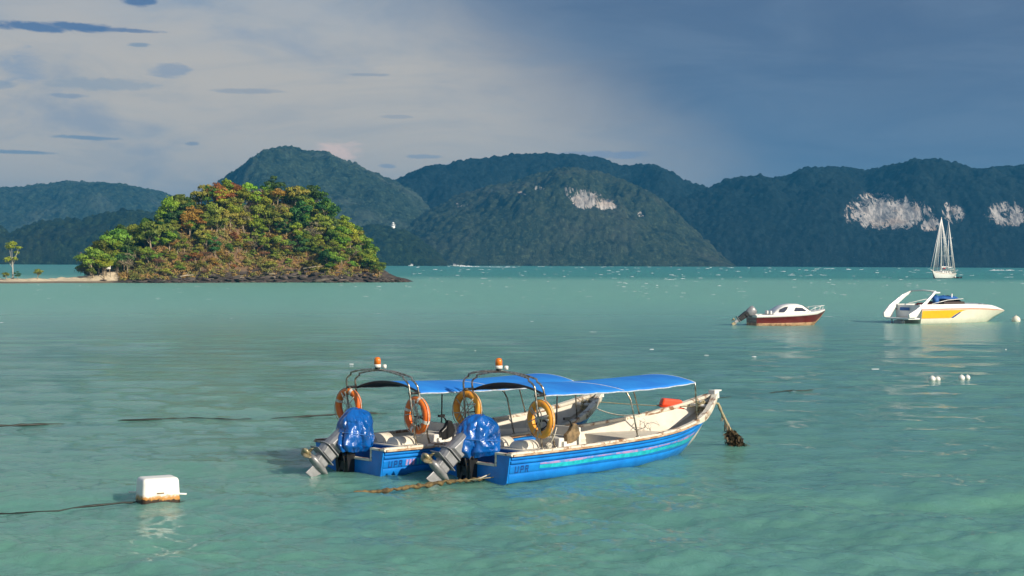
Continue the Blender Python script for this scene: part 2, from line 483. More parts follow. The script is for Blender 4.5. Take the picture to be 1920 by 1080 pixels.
def sea():
    # rings round the shore: fine where the photograph is taken towards, coarse elsewhere
    rr = list(np.geomspace(.6, 14, 16)[:-1])
    r = 14.0
    while r < 420:
        rr.append(r); r += max(.035, r * r / 6700 * .85)
    rr += list(np.geomspace(430, 4300, 42))
    rr = np.array(rr)
    fine = np.linspace(R(-24), R(24), 860)
    coarse = np.linspace(R(24), R(336), 90)[1:-1]
    th = np.concatenate([fine, coarse])
    A, B = np.meshgrid(rr, th, indexing='ij')
    X = A * np.sin(B); Y = A * np.cos(B)
    dr = np.gradient(rr)
    Z = np.zeros_like(X)
    rs = np.random.RandomState(5)
    nw = 64
    lam = np.exp(rs.uniform(math.log(.22), math.log(5.5), nw))
    dirn = R(80) + rs.normal(0, .62, nw)
    ph = rs.uniform(0, 6.28, nw)
    # slow warp keeps the sines from lining up
    WX = (vnoise(X * .23, Y * .23, 90) - .5) * 1.6; WY = (vnoise(X * .21 + 50, Y * .21, 91) - .5) * 1.6
    gust = .55 + .9 * vnoise(X * .07, Y * .05, 92)
    use = rr < 420
    Xs, Ys, WXs, WYs = X[use], Y[use], WX[use], WY[use]
    Zs = np.zeros_like(Xs)
    for i in range(nw):
        k = 2 * math.pi / lam[i]
        a = .031 * lam[i] * (1.55 if lam[i] < 1.0 else .9) / math.sqrt(nw) * (1.0 if lam[i] < 2.5 else .75)
        wgt = np.clip((lam[i] / (2.3 * dr[use]) - 1), 0, 1)[:, None]
        if wgt.max() <= 0: continue
        q = k * ((Xs + WXs * .35) * math.cos(dirn[i]) + (Ys + WYs * .35) * math.sin(dirn[i])) + ph[i]
        sn = np.sin(q)
        Zs += a * wgt * (sn + .22 * np.cos(2 * q))
    Z[use] = Zs * gust[use] * 1.0
    V = np.stack([X, Y, Z], -1).reshape(-1, 3)
    Fq = grid_faces(len(rr), len(th), wrap=True)
    me = np_mesh('sea', V, Fq[:, ::-1], water_material())
    o = link('sea', me); o['kind'] = 'structure'
    return o


sea()


# ------------------------------------------------------------------ hills across the strait
def hill_material(name, g1, g2, rock=(.62, .57, .52), tint=(.10, .12, .10)):
    m = bpy.data.materials.new(name); m.use_nodes = True
    t = NT(m.node_tree); m.node_tree.nodes.clear()
    out = t.n('ShaderNodeOutputMaterial')
    pos = t.n('ShaderNodeNewGeometry').outputs['Position']
    tone = t.n('ShaderNodeAttribute', attribute_name='tone').outputs['Fac']
    cliff = t.n('ShaderNodeAttribute', attribute_name='cliff').outputs['Fac']
    col = t.mix(tone, g1, g2)
    patch = t.noise(pos, .012, 5, .6, .4)
    col = t.mix(t.m('MULTIPLY', t.ss(patch, .45, .7), .6), col, tint)
    fine = t.noise(pos, .30, 5, .7)
    col = t.mix(t.m('MULTIPLY', t.ss(fine, .48, .70), .75), col, tuple(v * 2.3 for v in g2))
    mott = t.noise(pos, .075, 6, .72, .5)
    col = t.mix(t.m('MULTIPLY', t.ss(mott, .50, .34), .8), col, tuple(v * .35 for v in g1))
    streak = t.noise(t.mapping(pos, (1, .3, .16)), .22, 6, .75, .6)
    rk = t.mix(t.ss(streak, .38, .62), rock, (.22, .20, .19))
    rk = t.mix(t.m('MULTIPLY', t.ss(t.noise(pos, .05, 3, .5), .5, .7), .5), rk, (.55, .38, .26))
    mask = t.ss(t.m('ADD', cliff, t.m('MULTIPLY', t.m('SUBTRACT', t.noise(t.mapping(pos, (1, .3, .30)), .16, 7, .8, 1.2), .5), 5.0)), .60, .85)
    mask = t.m('MULTIPLY', mask, t.ss(cliff, .04, .22))
    col = t.mix(mask, col, rk)
    b = t.n('ShaderNodeBsdfPrincipled', _Roughness=.85); b.inputs['Specular IOR Level'].default_value = .1
    t.put(b.inputs['Base Color'], col)
    bp = t.n('ShaderNodeBump', _Strength=1.0, _Distance=2.2); t.put(bp.inputs['Height'], t.noise(pos, .5, 5, .7))
    t.put(b.inputs['Normal'], bp.outputs[0])
    t.t.links.new(b.outputs[0], out.inputs[0])
    return m


def hill(name, sil, y_foot, y_crest, m, step=1.6, cell=8.5, lump=4.2, seed=0, cliffs=(), back=.6, gul=.16, gsc=.011, conv=.85):
    """sil: (photo x, photo y) of the crest line; the ridge stands at distance y_crest, its foot at y_foot"""
    xs = []; zs = []
    for x, y in sil:
        p = pt(x, y, Y=y_crest); xs.append(p.x); zs.append(max(p.z, .0))
    xs = np.array(xs); zs = np.array(zs)
    depth = y_crest - y_foot
    ny = int(depth * (1 + back) / step) + 1
    nx = int((xs[-1] - xs[0]) / step) + 1
    gx = np.linspace(xs[0], xs[-1], nx)
    v = np.linspace(0, 1 + back, ny)
    Vv, Gx = np.meshgrid(v, gx, indexing='ij')
    Yw = y_foot + Vv * depth
    Xw = Gx * (Yw / y_crest)               # the flank runs down towards the shore
    rid = np.interp(gx, xs, zs); rid = rid + (fbm(gx * .05, gx * 0 + seed, 4, seed + 60) - .5) * 4.0 * np.clip(rid / 40, 0, 1)
    rid = rid[None, :] * np.ones_like(Vv)
    prof = np.where(Vv <= 1, np.sin(np.clip(Vv, 0, 1) * math.pi / 2) ** conv, np.cos(np.clip((Vv - 1) / back, 0, 1) * math.pi / 2) ** .8)
    gulls = fbm(Xw * gsc, Yw * gsc * .55, 5, seed + 20) - .5
    env = np.clip(4 * Vv * (1 - Vv), 0, 1) * np.clip((1 - Vv) * 2.4, 0, 1)
    Zw = rid * prof * (1 + gulls * gul * 4 * env)
    d, idr = worley(Xw / cell, Yw / cell, seed)
    d2, id2 = worley(Xw / (cell * .55) + 9, Yw / (cell * .55), seed + 5)
    crown = np.clip(1 - d * d * 1.5, 0, 1) * (.45 + 1.1 * idr) + .45 * np.clip(1 - d2 * d2 * 1.6, 0, 1)
    edge = np.clip(rid * prof / 12, 0, 1)
    cl = np.zeros_like(Zw)
    for (x0, y0, rx, ry, amt) in cliffs:   # cliffs: photo-space centre converted to a place on the flank
        p = pt(x0, y0, Y=1.0)
        q = ((Xw / Yw - p.x) / (rx / 3000)) ** 2 + (((Zw - CAM_H) / Yw - (p.z - CAM_H)) / (ry / 3000)) ** 2
        cl = np.maximum(cl, amt * np.clip(1.15 - q, 0, .9) * np.clip(Vv * 8, 0, 1) * (Vv < 1))
    Zw = Zw + crown * lump * edge * (1 - .75 * np.clip(cl * 1.3, 0, 1)) - 1.0
    Zw = np.where(Vv < .002, -2, Zw)
    tone = np.clip(idr * .75 + .35 * id2 - .05, 0, 1)
    jx = (_h(np.floor(Xw * 3), np.floor(Yw * 3), 3) - .5) * step * .5
    V = np.stack([Xw + jx, Yw, Zw], -1).reshape(-1, 3)
    me = np_mesh(name, V, grid_faces(ny, nx), m, smooth=True, attr={'tone': tone, 'cliff': cl})
    o = link(name, me); o['kind'] = 'structure'
    return o


hm_blue = hill_material('far_forest', (.013, .026, .020), (.036, .056, .036))
hm_green = hill_material('mid_forest', (.014, .026, .017), (.042, .055, .030), tint=(.07, .07, .052))
hm_dark = hill_material('storm_shaded_forest', (.004, .010, .012), (.012, .022, .022), tint=(.014, .022, .022))  # forest colour lowered to paint in the storm cloud's shade on these hills
hm_head = hill_material('headland_forest', (.007, .016, .007), (.022, .036, .014), tint=(.03, .034, .016))

hill('hill', [(-1900, 470), (-1500, 430), (-1150, 400), (-800, 420), (-550, 392), (-300, 400), (-160, 380), (-60, 364), (0, 357), (60, 350), (110, 346), (160, 344), (200, 346), (250, 355), (300, 364), (350, 378), (400, 398), (450, 425), (500, 480), (520, 495)],
     1950, 2300, hm_blue, step=2.2, cell=7.5, lump=3.0, seed=1)
hill('hill', [(300, 480), (340, 440), (380, 385), (410, 352), (432, 336), (460, 313), (490, 292), (520, 281), (545, 279), (580, 289), (620, 301), (660, 316), (700, 331), (740, 343), (780, 372), (820, 400), (870, 440), (920, 490)],
     1500, 1880, hm_blue, step=1.9, cell=6.5, lump=2.8, seed=2, gul=.18, gsc=.015, cliffs=())
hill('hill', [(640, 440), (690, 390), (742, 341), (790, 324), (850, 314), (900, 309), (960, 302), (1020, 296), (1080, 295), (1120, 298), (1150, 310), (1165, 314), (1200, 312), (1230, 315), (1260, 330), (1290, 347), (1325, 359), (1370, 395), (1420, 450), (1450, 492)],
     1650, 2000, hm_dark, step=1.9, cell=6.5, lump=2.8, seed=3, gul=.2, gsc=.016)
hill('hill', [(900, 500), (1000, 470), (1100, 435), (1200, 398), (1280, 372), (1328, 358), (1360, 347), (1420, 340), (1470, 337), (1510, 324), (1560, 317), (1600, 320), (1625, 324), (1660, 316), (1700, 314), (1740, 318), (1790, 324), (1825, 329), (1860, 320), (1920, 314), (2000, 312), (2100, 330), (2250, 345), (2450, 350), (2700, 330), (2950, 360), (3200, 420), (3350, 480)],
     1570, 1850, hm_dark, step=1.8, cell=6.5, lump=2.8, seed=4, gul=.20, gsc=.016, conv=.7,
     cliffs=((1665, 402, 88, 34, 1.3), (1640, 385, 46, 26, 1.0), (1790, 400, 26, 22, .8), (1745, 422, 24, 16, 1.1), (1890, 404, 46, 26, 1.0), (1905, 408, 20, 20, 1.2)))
hill('hill', [(690, 500), (740, 452), (790, 408), (850, 374), (900, 358), (950, 348), (1000, 332), (1040, 323), (1080, 319), (1120, 323), (1170, 341), (1220, 367), (1260, 400), (1300, 436), (1345, 470), (1385, 500)],
     1490, 1700, hm_green, step=1.7, cell=6, lump=2.6, seed=5, gul=.22, gsc=.02, conv=.75,
     cliffs=((1098, 374, 30, 20, 1.3), (1135, 384, 28, 12, 1.1), (1068, 362, 20, 14, .6), (865, 386, 14, 9, .55), (978, 364, 9, 5, .55), (1010, 354, 14, 6, .5), (1200, 402, 10, 7, .5), (1092, 376, 12, 13, 1.1)))
hill('headland', [(-900, 490), (-700, 462), (-500, 440), (-250, 430), (-120, 420), (-40, 412), (0, 432), (18, 446), (50, 430), (70, 424), (110, 420), (150, 418), (180, 410), (230, 404), (280, 408), (340, 430), (400, 470), (430, 492)],
     1290, 1400, hm_head, step=1.4, cell=7.5, lump=3.8, seed=6, gul=.08, conv=.5)
hill('headland', [(600, 470), (640, 448), (680, 428), (700, 425), (737, 431), (760, 438), (785, 452), (805, 466), (820, 478), (838, 492)],
     1330, 1410, hm_head, step=1.2, cell=5.5, lump=2.4, seed=7, gul=.05, conv=.45)


# ------------------------------------------------------------------ haze
def haze():
    m = bpy.data.materials.new('haze'); m.use_nodes = True
    t = NT(m.node_tree); m.node_tree.nodes.clear()
    out = t.n('ShaderNodeOutputMaterial')
    v = t.n('ShaderNodeVolumePrincipled'); v.inputs['Density'].default_value = 2.3e-4
    v.inputs['Color'].default_value = (.05, .34, .68, 1); v.inputs['Anisotropy'].default_value = 0.0
    t.t.links.new(v.outputs[0], out.inputs['Volume'])
    b = MB(); b.box((0, 0, 88), (8900, 8900, 184))
    o = b.build('haze', m); o['kind'] = 'stuff'; tag(o, 'thin blue haze hanging over the strait in front of the hills', 'haze')


haze()


# ------------------------------------------------------------------ lighthouse on the headland
def lighthouse():
    p = pt(737, 433, Y=1392)
    z0 = p.z - 1.5
    t = thing('lighthouse', 'small white lighthouse tower standing on top of the wooded headland', 'lighthouse', (p.x, p.y, z0), 0, None, (1.25, 1.25, 1.15))
    wm = mat('white_tower_paint', (.82, .82, .80), .6, .08, .5)
    MB().lathe([(1.9, 0), (1.8, .5), (1.35, 5.6)], 14).build('tower', wm, t)
    MB().lathe([(2.0, 5.6), (2.0, 5.9), (0, 5.9)], 14).build('gallery', wm, t)
    MB().lathe([(.9, 5.9), (.9, 7.2), (1.05, 7.25), (0, 8.1)], 12).build('lantern_room', wm, t)


lighthouse()

# ------------------------------------------------------------------ the wooded islet
def front(X):            # the shore that faces the camera
    return 298 + (X + 50) * .50 + 1.6 * np.sin(X * .23) + .9 * np.sin(X * .61 + 1)


_tx = []
for x_, y_ in [(-400, 521), (-100, 521), (60, 521), (140, 520), (190, 514), (222, 500), (245, 474), (270, 458), (297, 434), (315, 408), (350, 386), (390, 377), (430, 372), (480, 378), (540, 378), (585, 386), (605, 408), (640, 428), (670, 452), (690, 480), (712, 506), (740, 518), (766, 524), (800, 540)]:
    p_ = pt(x_, y_, Y=298 + ((x_ - 960) / 3000 * 310 + 50) * .5 + 15)
    _tx.append((p_.x, p_.z - 1.3 * (p_.z > 3)))
_tx = np.array(_tx)


def ground(X, Y):
    X = np.asarray(X, float); Y = np.asarray(Y, float)
    f = front(X); v = Y - f
    cz = np.interp(X, _tx[:, 0], _tx[:, 1])
    wdt = np.interp(X, [-120, -84, -72, -60, -30, -18], [9, 10, 26, 40, 34, 14])
    n = fbm(X * .18, Y * .18, 4, 40) - .5
    led = fbm(X * .5, Y * 1.1, 4, 44)
    up = np.clip(v / 2.2, -1, 1)
    shelf = np.interp(X, [-86, -78, -70, -62, -50, -38, -28, -23, -20.4, -17], [.55, .5, .7, 1.0, 1.6, 2.2, 1.7, .8, .0, -.8])
    stepz = (np.floor(led * 7) / 7 * .75 + led * .25)
    base = np.where(v < 0, v * .8, shelf * np.clip(v / 5.5, 0, 1) ** .7 * (.45 + 1.0 * stepz))
    hillp = np.clip((v - 3.5) / (wdt * .42), 0, 1)
    hillz = np.maximum(cz - shelf, 0) * np.sin(hillp * math.pi / 2) ** 1.1
    backf = np.clip((v - wdt * .62) / (wdt * .38), 0, 1)
    z = (base + hillz * (1 + n * .35)) * np.cos(backf * math.pi / 2) ** .8 - backf * 1.2 * (v > wdt * .9)
    return z


def islet():
    gx = np.linspace(-135, -12, 560); gy = np.linspace(-4, 60, 330)
    Vv, Gx = np.meshgrid(gy, gx, indexing='ij')
    Yw = front(Gx) + Vv
    Z = ground(Gx, Yw)
    m = bpy.data.materials.new('islet_ground'); m.use_nodes = True
    t = NT(m.node_tree); m.node_tree.nodes.clear()
    out = t.n('ShaderNodeOutputMaterial')
    pos = t.n('ShaderNodeNewGeometry').outputs['Position']
    z = t.n('ShaderNodeSeparateXYZ', _0=pos)
    nn = t.noise(pos, .5, 6, .65, .5)
    soil = t.mix(t.ss(nn, .35, .65), (.11, .06, .03), (.20, .12, .06))
    rockc = t.mix(t.ss(t.noise(t.mapping(pos, (.35, .5, 3)), .9, 6, .7, .4), .40, .62), (.022, .018, .016), (.085, .065, .05))
    sand = t.mix(t.ss(nn, .3, .7), (.62, .52, .37), (.50, .41, .28))
    wet = (.16, .115, .075)
    zz = t.m('ADD', z.outputs[2], t.m('MULTIPLY', t.m('SUBTRACT', nn, .5), .9))
    c = t.mix(t.ss(zz, 1.9, 3.0), rockc, soil)
    # beach and spit lie at the left end
    bx = t.ss(t.m('ADD', z.outputs[0], t.m('MULTIPLY', t.m('SUBTRACT', nn, .5), 5)), -71.5, -73.5)
    beach = t.mix(t.ss(t.m('ADD', z.outputs[2], t.m('MULTIPLY', t.m('SUBTRACT', nn, .5), .2)), .20, .34), wet, sand)
    c = t.mix(bx, c, beach)
    b = t.n('ShaderNodeBsdfPrincipled', _Roughness=.9); t.put(b.inputs['Base Color'], c)
    bp = t.n('ShaderNodeBump', _Strength=.7, _Distance=.3); t.put(bp.inputs['Height'], t.noise(pos, 1.6, 6, .7)); t.put(b.inputs['Normal'], bp.outputs[0])
    t.t.links.new(b.outputs[0], out.inputs[0])
    V = np.stack([Gx, Yw, Z], -1).reshape(-1, 3)
    o = link('island', np_mesh('island', V, grid_faces(len(gy), len(gx)), m)); o['kind'] = 'structure'


islet()


def gz(x, y): return float(ground(x, y))


# leafy crowns: lumps of small leaf-sized faces
def leaf_cloud(lumps, n, size, rs, flat=.6):
    V = []; Fq = []
    tot = sum(l[3] ** 2 for l in lumps)
    for (cx, cy, cz, r, fz) in lumps:
        k = int(n * r * r / tot)
        d = rs.normal(size=(k, 3)); d /= np.linalg.norm(d, axis=1)[:, None]
        d[:, 2] = np.where(rs.rand(k) < .75, np.abs(d[:, 2]), d[:, 2])
        rad = r * (.55 + .5 * rs.rand(k) ** .6) * (1 + .25 * np.sin(d[:, 0] * 5 + cx * 3) * np.cos(d[:, 1] * 4 + cz))
        c = np.stack([cx + d[:, 0] * rad, cy + d[:, 1] * rad, cz + d[:, 2] * rad * fz], -1)
        nr = d + rs.normal(0, .55, (k, 3)); nr /= np.linalg.norm(nr, axis=1)[:, None]
        a = np.cross(nr, rs.normal(size=(k, 3))); a /= np.linalg.norm(a, axis=1)[:, None]
        b = np.cross(nr, a)
        s = size * (.6 + .9 * rs.rand(k))[:, None]
        q = np.stack([c - a * s, c - b * s * .55, c + a * s, c + b * s * .55], 1)
        V.append(q.reshape(-1, 3))
    V = np.concatenate(V); Fq = np.arange(len(V)).reshape(-1, 4)
    return V, Fq


def tree_meshes(kind, seed, spread=1.0, tall=1.0, leaf=.20, n=1500, bare=False, trunkm=None):
    """unit tree about 6 m tall; returns trunk mesh and crown mesh"""
    rs = np.random.RandomState(seed)
    tr = MB()
    H = 3.0 * tall
    lean = rs.normal(0, .25, 2)
    top = Vector((lean[0], lean[1], H))
    tr.tube([(0, 0, -.6), (lean[0] * .2, lean[1] * .2, H * .4), tuple(top)], [.17, .12, .07], 6)
    lumps = []
    nb = rs.randint(5, 10)
    for i in range(nb):
        a = 6.28 * i / nb + rs.uniform(-.4, .4)
        rr = spread * rs.uniform(.7, 1.6)
        tip = Vector((lean[0] + math.cos(a) * rr, lean[1] + math.sin(a) * rr, H * rs.uniform(.75, 1.45)))
        st = Vector((lean[0] * .7, lean[1] * .7, H * rs.uniform(.45, .85)))
        midp = st.lerp(tip, .5) + Vector((0, 0, .25 * rs.rand()))
        tr.tube([st, midp, tip], [.06, .04, .02], 5)
        if bare:
            for k in range(5):
                q = tip + Vector(rs.normal(0, .55, 3)) + Vector((0, 0, .4)); tr.tube([midp.lerp(tip, rs.rand()), q], [.028, .008], 4)
                for kk in range(2):
                    tr.tube([q.lerp(midp, .3), q + Vector(rs.normal(0, .4, 3))], [.014, .005], 3)
        lumps.append((tip.x, tip.y, tip.z, rs.uniform(.65, 1.05) * spread ** .5, rs.uniform(.5, .8)))
    lumps.append((lean[0], lean[1], H * rs.uniform(1.4, 1.62), rs.uniform(.7, 1.0), rs.uniform(.55, .85)))
    V, Fq = leaf_cloud(lumps, n, leaf, rs)
    return tr.mesh('trunk', trunkm or M['bark']), np_mesh('crown', V, Fq, LEAF[kind], smooth=False)


TREES = {}
for k, (nv, sp, tl, n, br) in {'bright': (3, 1.0, 1.1, 1700, False), 'mid': (3, 1.1, 1.0, 1800, False), 'dark': (2, 1.1, 1.15, 2000, False), 'olive': (2, 1.1, .95, 1500, False),
                               'orange': (3, 1.1, .95, 1500, False), 'grey': (2, 1.2, 1.0, 420, True), 'russet': (3, 1.2, .6, 900, True)}.items():
    TREES[k] = [tree_meshes(k, 100 + hash(k[0]) % 1 + len(k) * 13 + i * 7, sp, tl, .17 if k not in ('grey', 'russet') else .13, n, bare=br) for i in range(nv)]

WORDS = {'bright': 'bright yellow green', 'mid': 'mid green', 'dark': 'dark green', 'olive': 'olive green', 'orange': 'orange brown', 'grey': 'grey half bare', 'russet': 'low russet dry'}
tree_n = [0]


def plant(kind, x, y, s, label=None, group=None, sz=1.0, name='tree', cat='tree'):
    i = tree_n[0]; tree_n[0] += 1
    var = TREES[kind][i % len(TREES[kind])]
    z = gz(x, y)
    t = thing(name, label, cat, (x, y, z - .1), (i * 2.399) % 6.28, group, (s, s, s * sz))
    link('trunk', var[0], t); link('crown', var[1], t)
    return t


def at_slope(px_, v):
    """ground place on the islet under photo column px_, v metres behind the front shore"""
    a = (px_ - 960) / 3000
    x = a * 300
    for _ in range(8):
        y = float(front(x)) + v; x = a * y
    return x, y


# trees one can single out
NOTABLE = [
    ('bright', 318, 13, 1.3, 1.1, 'tall bright green tree with bare trunk on the left shoulder of the islet'),
    ('dark', 322, 17, 1.1, 1.05, 'dark green tree rising behind the tall bright tree on the left shoulder of the islet'),
    ('bright', 475, 10, 1.05, 1.0, 'lime green round tree halfway up the middle of the islet slope'),
    ('bright', 432, 11, 1.0, 1.1, 'yellow green tree left of the lime round tree on the islet slope'),
    ('mid', 175, 5, 1.3, .95, 'leaning broad green tree at the left edge of the islet above the sand'),
    ('bright', 195, 4, .95, .9, 'light green tree behind the white signboard on the beach'),
    ('mid', 225, 9, 1.7, 1.0, 'wide spreading tree with pale forked limbs left of the islet slope'),
    ('olive', 255, 10, 1.5, 1.1, 'olive tree with pale twisted branches beside the bare left slope of the islet'),
    ('mid', 560, 16, 1.25, .85, 'large round green tree on the right end of the islet crest'),
    ('orange', 405, 18, 1.45, .9, 'large orange brown tree on the highest point of the islet'),
    ('orange', 435, 19, 1.4, .9, 'rust coloured tree on the crest right of the highest orange tree'),
    ('grey', 590, 9, 1.2, .9, 'bleached leafless tree with forked white branches on the right slope'),
    ('dark', 612, 13, 1.2, 1.15, 'dark pointed tree on the right shoulder of the islet'),
    ('bright', 640, 9, 1.3, .9, 'bright green spreading tree low on the right slope of the islet'),
    ('mid', 690, 5, 1.15, .9, 'green tree leaning out over the rocks at the right end of the islet'),
    ('olive', 712, 4, .95, .8, 'pale olive tree hanging furthest out over the right point of the islet'),
    ('dark', 560, 6, 1.05, .9, 'dark green bushy tree just above the rocks right of the islet middle'),
    ('orange', 520, 16.5, 1.0, .85, 'golden brown tree on the crest beside the large round green tree'),
    ('olive', 375, 17, 1.3, 1.0, 'olive tree on the crest left of the highest orange tree'),
]
for k, px_, v, s, sz, lab in NOTABLE:
    x, y = at_slope(px_, v); plant(k, x, y, s * .86, lab, None, sz)

rt = random.Random(21)
zones = [(165, 290, [('mid', 5), ('bright', 2), ('olive', 3), ('grey', 1), ('dark', 2)], 'left end'),
         (290, 450, [('mid', 5), ('orange', 3), ('olive', 5), ('dark', 3), ('grey', 1), ('bright', 3)], 'left half'),
         (450, 570, [('mid', 5), ('olive', 5), ('orange', 2), ('grey', 2), ('bright', 3), ('dark', 3)], 'middle'),
         (570, 700, [('mid', 6), ('bright', 4), ('olive', 3), ('dark', 2), ('grey', 1)], 'right half')]
for x0, x1, mixk, zn in zones:
    cnt = int((x1 - x0) / 1.75)
    for i in range(cnt):
        px_ = x0 + (x1 - x0) * (i + rt.random()) / cnt
        lo = 4.5 if px_ < 240 or px_ > 600 else 6.6
        v = lo + (21 - lo) * rt.random() ** 1.25
        kinds = [k for k, n in mixk for _ in range(n)]
        k = rt.choice(kinds)
        x, y = at_slope(px_, v)
        if v < 9.5 and 290 < px_ < 540 and rt.random() < .35: k = 'russet' if rt.random() < .6 else k
        zn = ['far left end', 'left end', 'left shoulder', 'centre left', 'centre', 'centre right', 'right shoulder', 'far right end'][min(7, int((px_ - 165) / 535 * 8))]
        row = 'crest' if v > 17 else 'ridge slope' if v > 14 else ('upper slope' if v > 10 else 'lower slope')
        s = (rt.uniform(.42, .8) if rt.random() < .75 else rt.uniform(.85, 1.08)) * (1.0 if v > 9 else .75)
        sw = 'small' if s < .6 else ('larger' if s > .78 else 'medium sized')
        if px_ < 285: s *= 1.3
        if k == 'russet':
            plant(k, x, y, s, f'low russet dry tree on the {row}, {zn} of the islet', 'trees covering the islet')
        else:
            plant(k, x, y, s, f'{sw} {WORDS[k]} tree on the {row}, {zn} of the islet', 'trees covering the islet')
# low dry scrub on the lit lower slope
for i in range(75):
    px_ = 235 + 450 * (i + rt.random()) / 75
    v = rt.uniform(3.6, 10)
    x, y = at_slope(px_, v)
    k = rt.choice(['russet', 'russet', 'mid', 'orange', 'olive', 'olive']) if px_ < 570 else rt.choice(['russet', 'mid', 'olive', 'bright', 'orange'])
    s = rt.uniform(.32, .58)
    side = ['far left end', 'left part', 'centre left', 'centre', 'centre right', 'right part', 'far right end'][min(6, int((px_ - 235) / 450 * 7))]
    sw = 'tiny' if s < .42 else 'small'
    plant(k, x, y, s, f'{sw} {WORDS[k]} shrub above the rocks, {side} of the islet', 'dry shrubs on the lower slope', .8, 'shrub', 'shrub')

# dry undergrowth that nobody could count
def undergrowth():
    rs = np.random.RandomState(3)
    lum = []
    for i in range(2600):
        px_ = rs.uniform(225, 712); v = 3.2 + 17 * rs.rand()
        x, y = at_slope(px_, v); lum.append((x, y, gz(x, y) + .05, rs.uniform(.35, .8), .7))
    V, Fq = leaf_cloud(lum, 170000, .13, rs)
    m = leafmat('dry_undergrowth', (.32, .17, .065), (.17, .18, .04), .15)
    o = link('undergrowth', np_mesh('undergrowth', V, Fq, m, smooth=False))
    tag(o, 'russet and olive dry undergrowth covering the slope of the islet', 'undergrowth', kind='stuff')


undergrowth()

# small trees on the sand spit
x, y = at_slope(24, 5.5); TREES['spit'] = [tree_meshes('mid', 505, .75, 1.35, .15, 1100, trunkm=mat('white_bark', (.5, .48, .42), .8, .3, 3))]
WORDS['spit'] = ''
plant('spit', x, y, .95, 'slender green tree with white trunk standing alone on the left sand spit', None, 1.0)
x, y = at_slope(12, 4.5); plant('mid', x, y, .36, 'low green bush at the foot of the slender tree on the sand spit', None, .8, 'bush', 'bush')
x, y = at_slope(33, 5); plant('dark', x, y, .30, 'dark little bush right of the slender tree trunk on the sand spit', None, .8, 'bush', 'bush')
x, y = at_slope(70, 5); plant('olive', x, y, .42, 'yellowish small bush standing alone on the sand spit', None, .95, 'bush', 'bush')


# shore rocks
def rock_mesh(seed, layered=True):
    rs = np.random.RandomState(seed)
    import bmesh
    bm = bmesh.new(); bmesh.ops.create_icosphere(bm, subdivisions=2, radius=.5)
    ax = rs.uniform(.6, 1.2, 3)
    dirs = rs.normal(size=(7, 3)); dirs /= np.linalg.norm(dirs, axis=1)[:, None]; cut = rs.uniform(.28, .44, 7)
    for v_ in bm.verts:
        p = np.array(v_.co)
        for d_, c_ in zip(dirs, cut):
            k = p @ d_
            if k > c_: p = p - d_ * (k - c_) * .9
        p = p * (1 + rs.uniform(-.05, .05)) * ax
        v_.co = p * np.array([1.3, 1.0, .62])
    me = bpy.data.meshes.new('rock'); bm.to_mesh(me); bm.free(); me.materials.append(M['rock'])
    return me


M['rock'] = mat('dark_shore_rock', (.035, .028, .024), .85, scale=1.5, color2=(.11, .085, .065), bump=.8, bscale=3, bdist=.15, obj_rand=.7)
RK = [rock_mesh(s) for s in range(6)]
ri = random.Random(4)
for i in range(170):
    px_ = 240 + 525 * ((i + ri.random()) / 170) ** .8
    v = ri.uniform(-.3, 4.5) if px_ < 690 else ri.uniform(-.2, 2.2)
    x, y = at_slope(px_, v)
    s = ri.uniform(.45, 1.7) * (1.0 if px_ < 700 else .9)
    o = link('rock', RK[i % 6]); o.location = (x, y, max(gz(x, y), -.1) + s * .08); o.scale = (s * ri.uniform(.9, 2.0), s, s * ri.uniform(.5, .95)); o.rotation_euler = (ri.uniform(-.2, .2), ri.uniform(-.2, .2), ri.uniform(0, 6))
    side = ['far left end', 'left part', 'left of the middle', 'middle', 'right of the middle', 'right part', 'far right part', 'tip'][min(7, int((px_ - 240) / 525 * 8))]
    sw = ('flat' if o.scale[2] < .6 * s * 1.1 else 'blocky') + (' small' if s < .85 else (' large' if s > 1.35 else ''))
    tag(o, f'{sw} dark brown rock on the waterline ledge, {side} of the islet', 'rock', 'dark rocks along the islet shore')
for px_, v, s, lab in ((752, .3, 1.0, 'dark rock standing just off the right tip of the islet'), (764, .2, .7, 'outermost small black rock beyond the right tip of the islet'), (719, 2.4, 1.8, 'largest rounded dark boulder near the right point of the islet'), (194, 2.2, .9, 'dark flat rock lying in the pale sand of the beach')):
    x, y = at_slope(px_, v)
    o = link('rock', RK[1]); o.location = (x, y, max(gz(x, y), -.1) + .15); o.scale = (s * 1.5, s, s * .8); tag(o, lab, 'rock')
for i in range(26):
    px_ = 690 + 72 * i / 25; v = ri.uniform(.2, 4.2 * (1 - i / 32)); x, y = at_slope(px_, v); s = ri.uniform(.6, 1.5) * (1.15 - i / 45)
    o = link('rock', RK[i % 6]); o.location = (x, y, max(gz(x, y), -.05) + s * .2); o.scale = (s * 1.2, s, s * ri.uniform(.7, 1.1)); o.rotation_euler = (ri.uniform(-.4, .4), ri.uniform(-.4, .4), i * 1.3)
    tag(o, ('big ' if s > 1.1 else 'smaller ') + 'jumbled dark boulder on the low right point of the islet', 'rock', 'boulders on the right point of the islet')
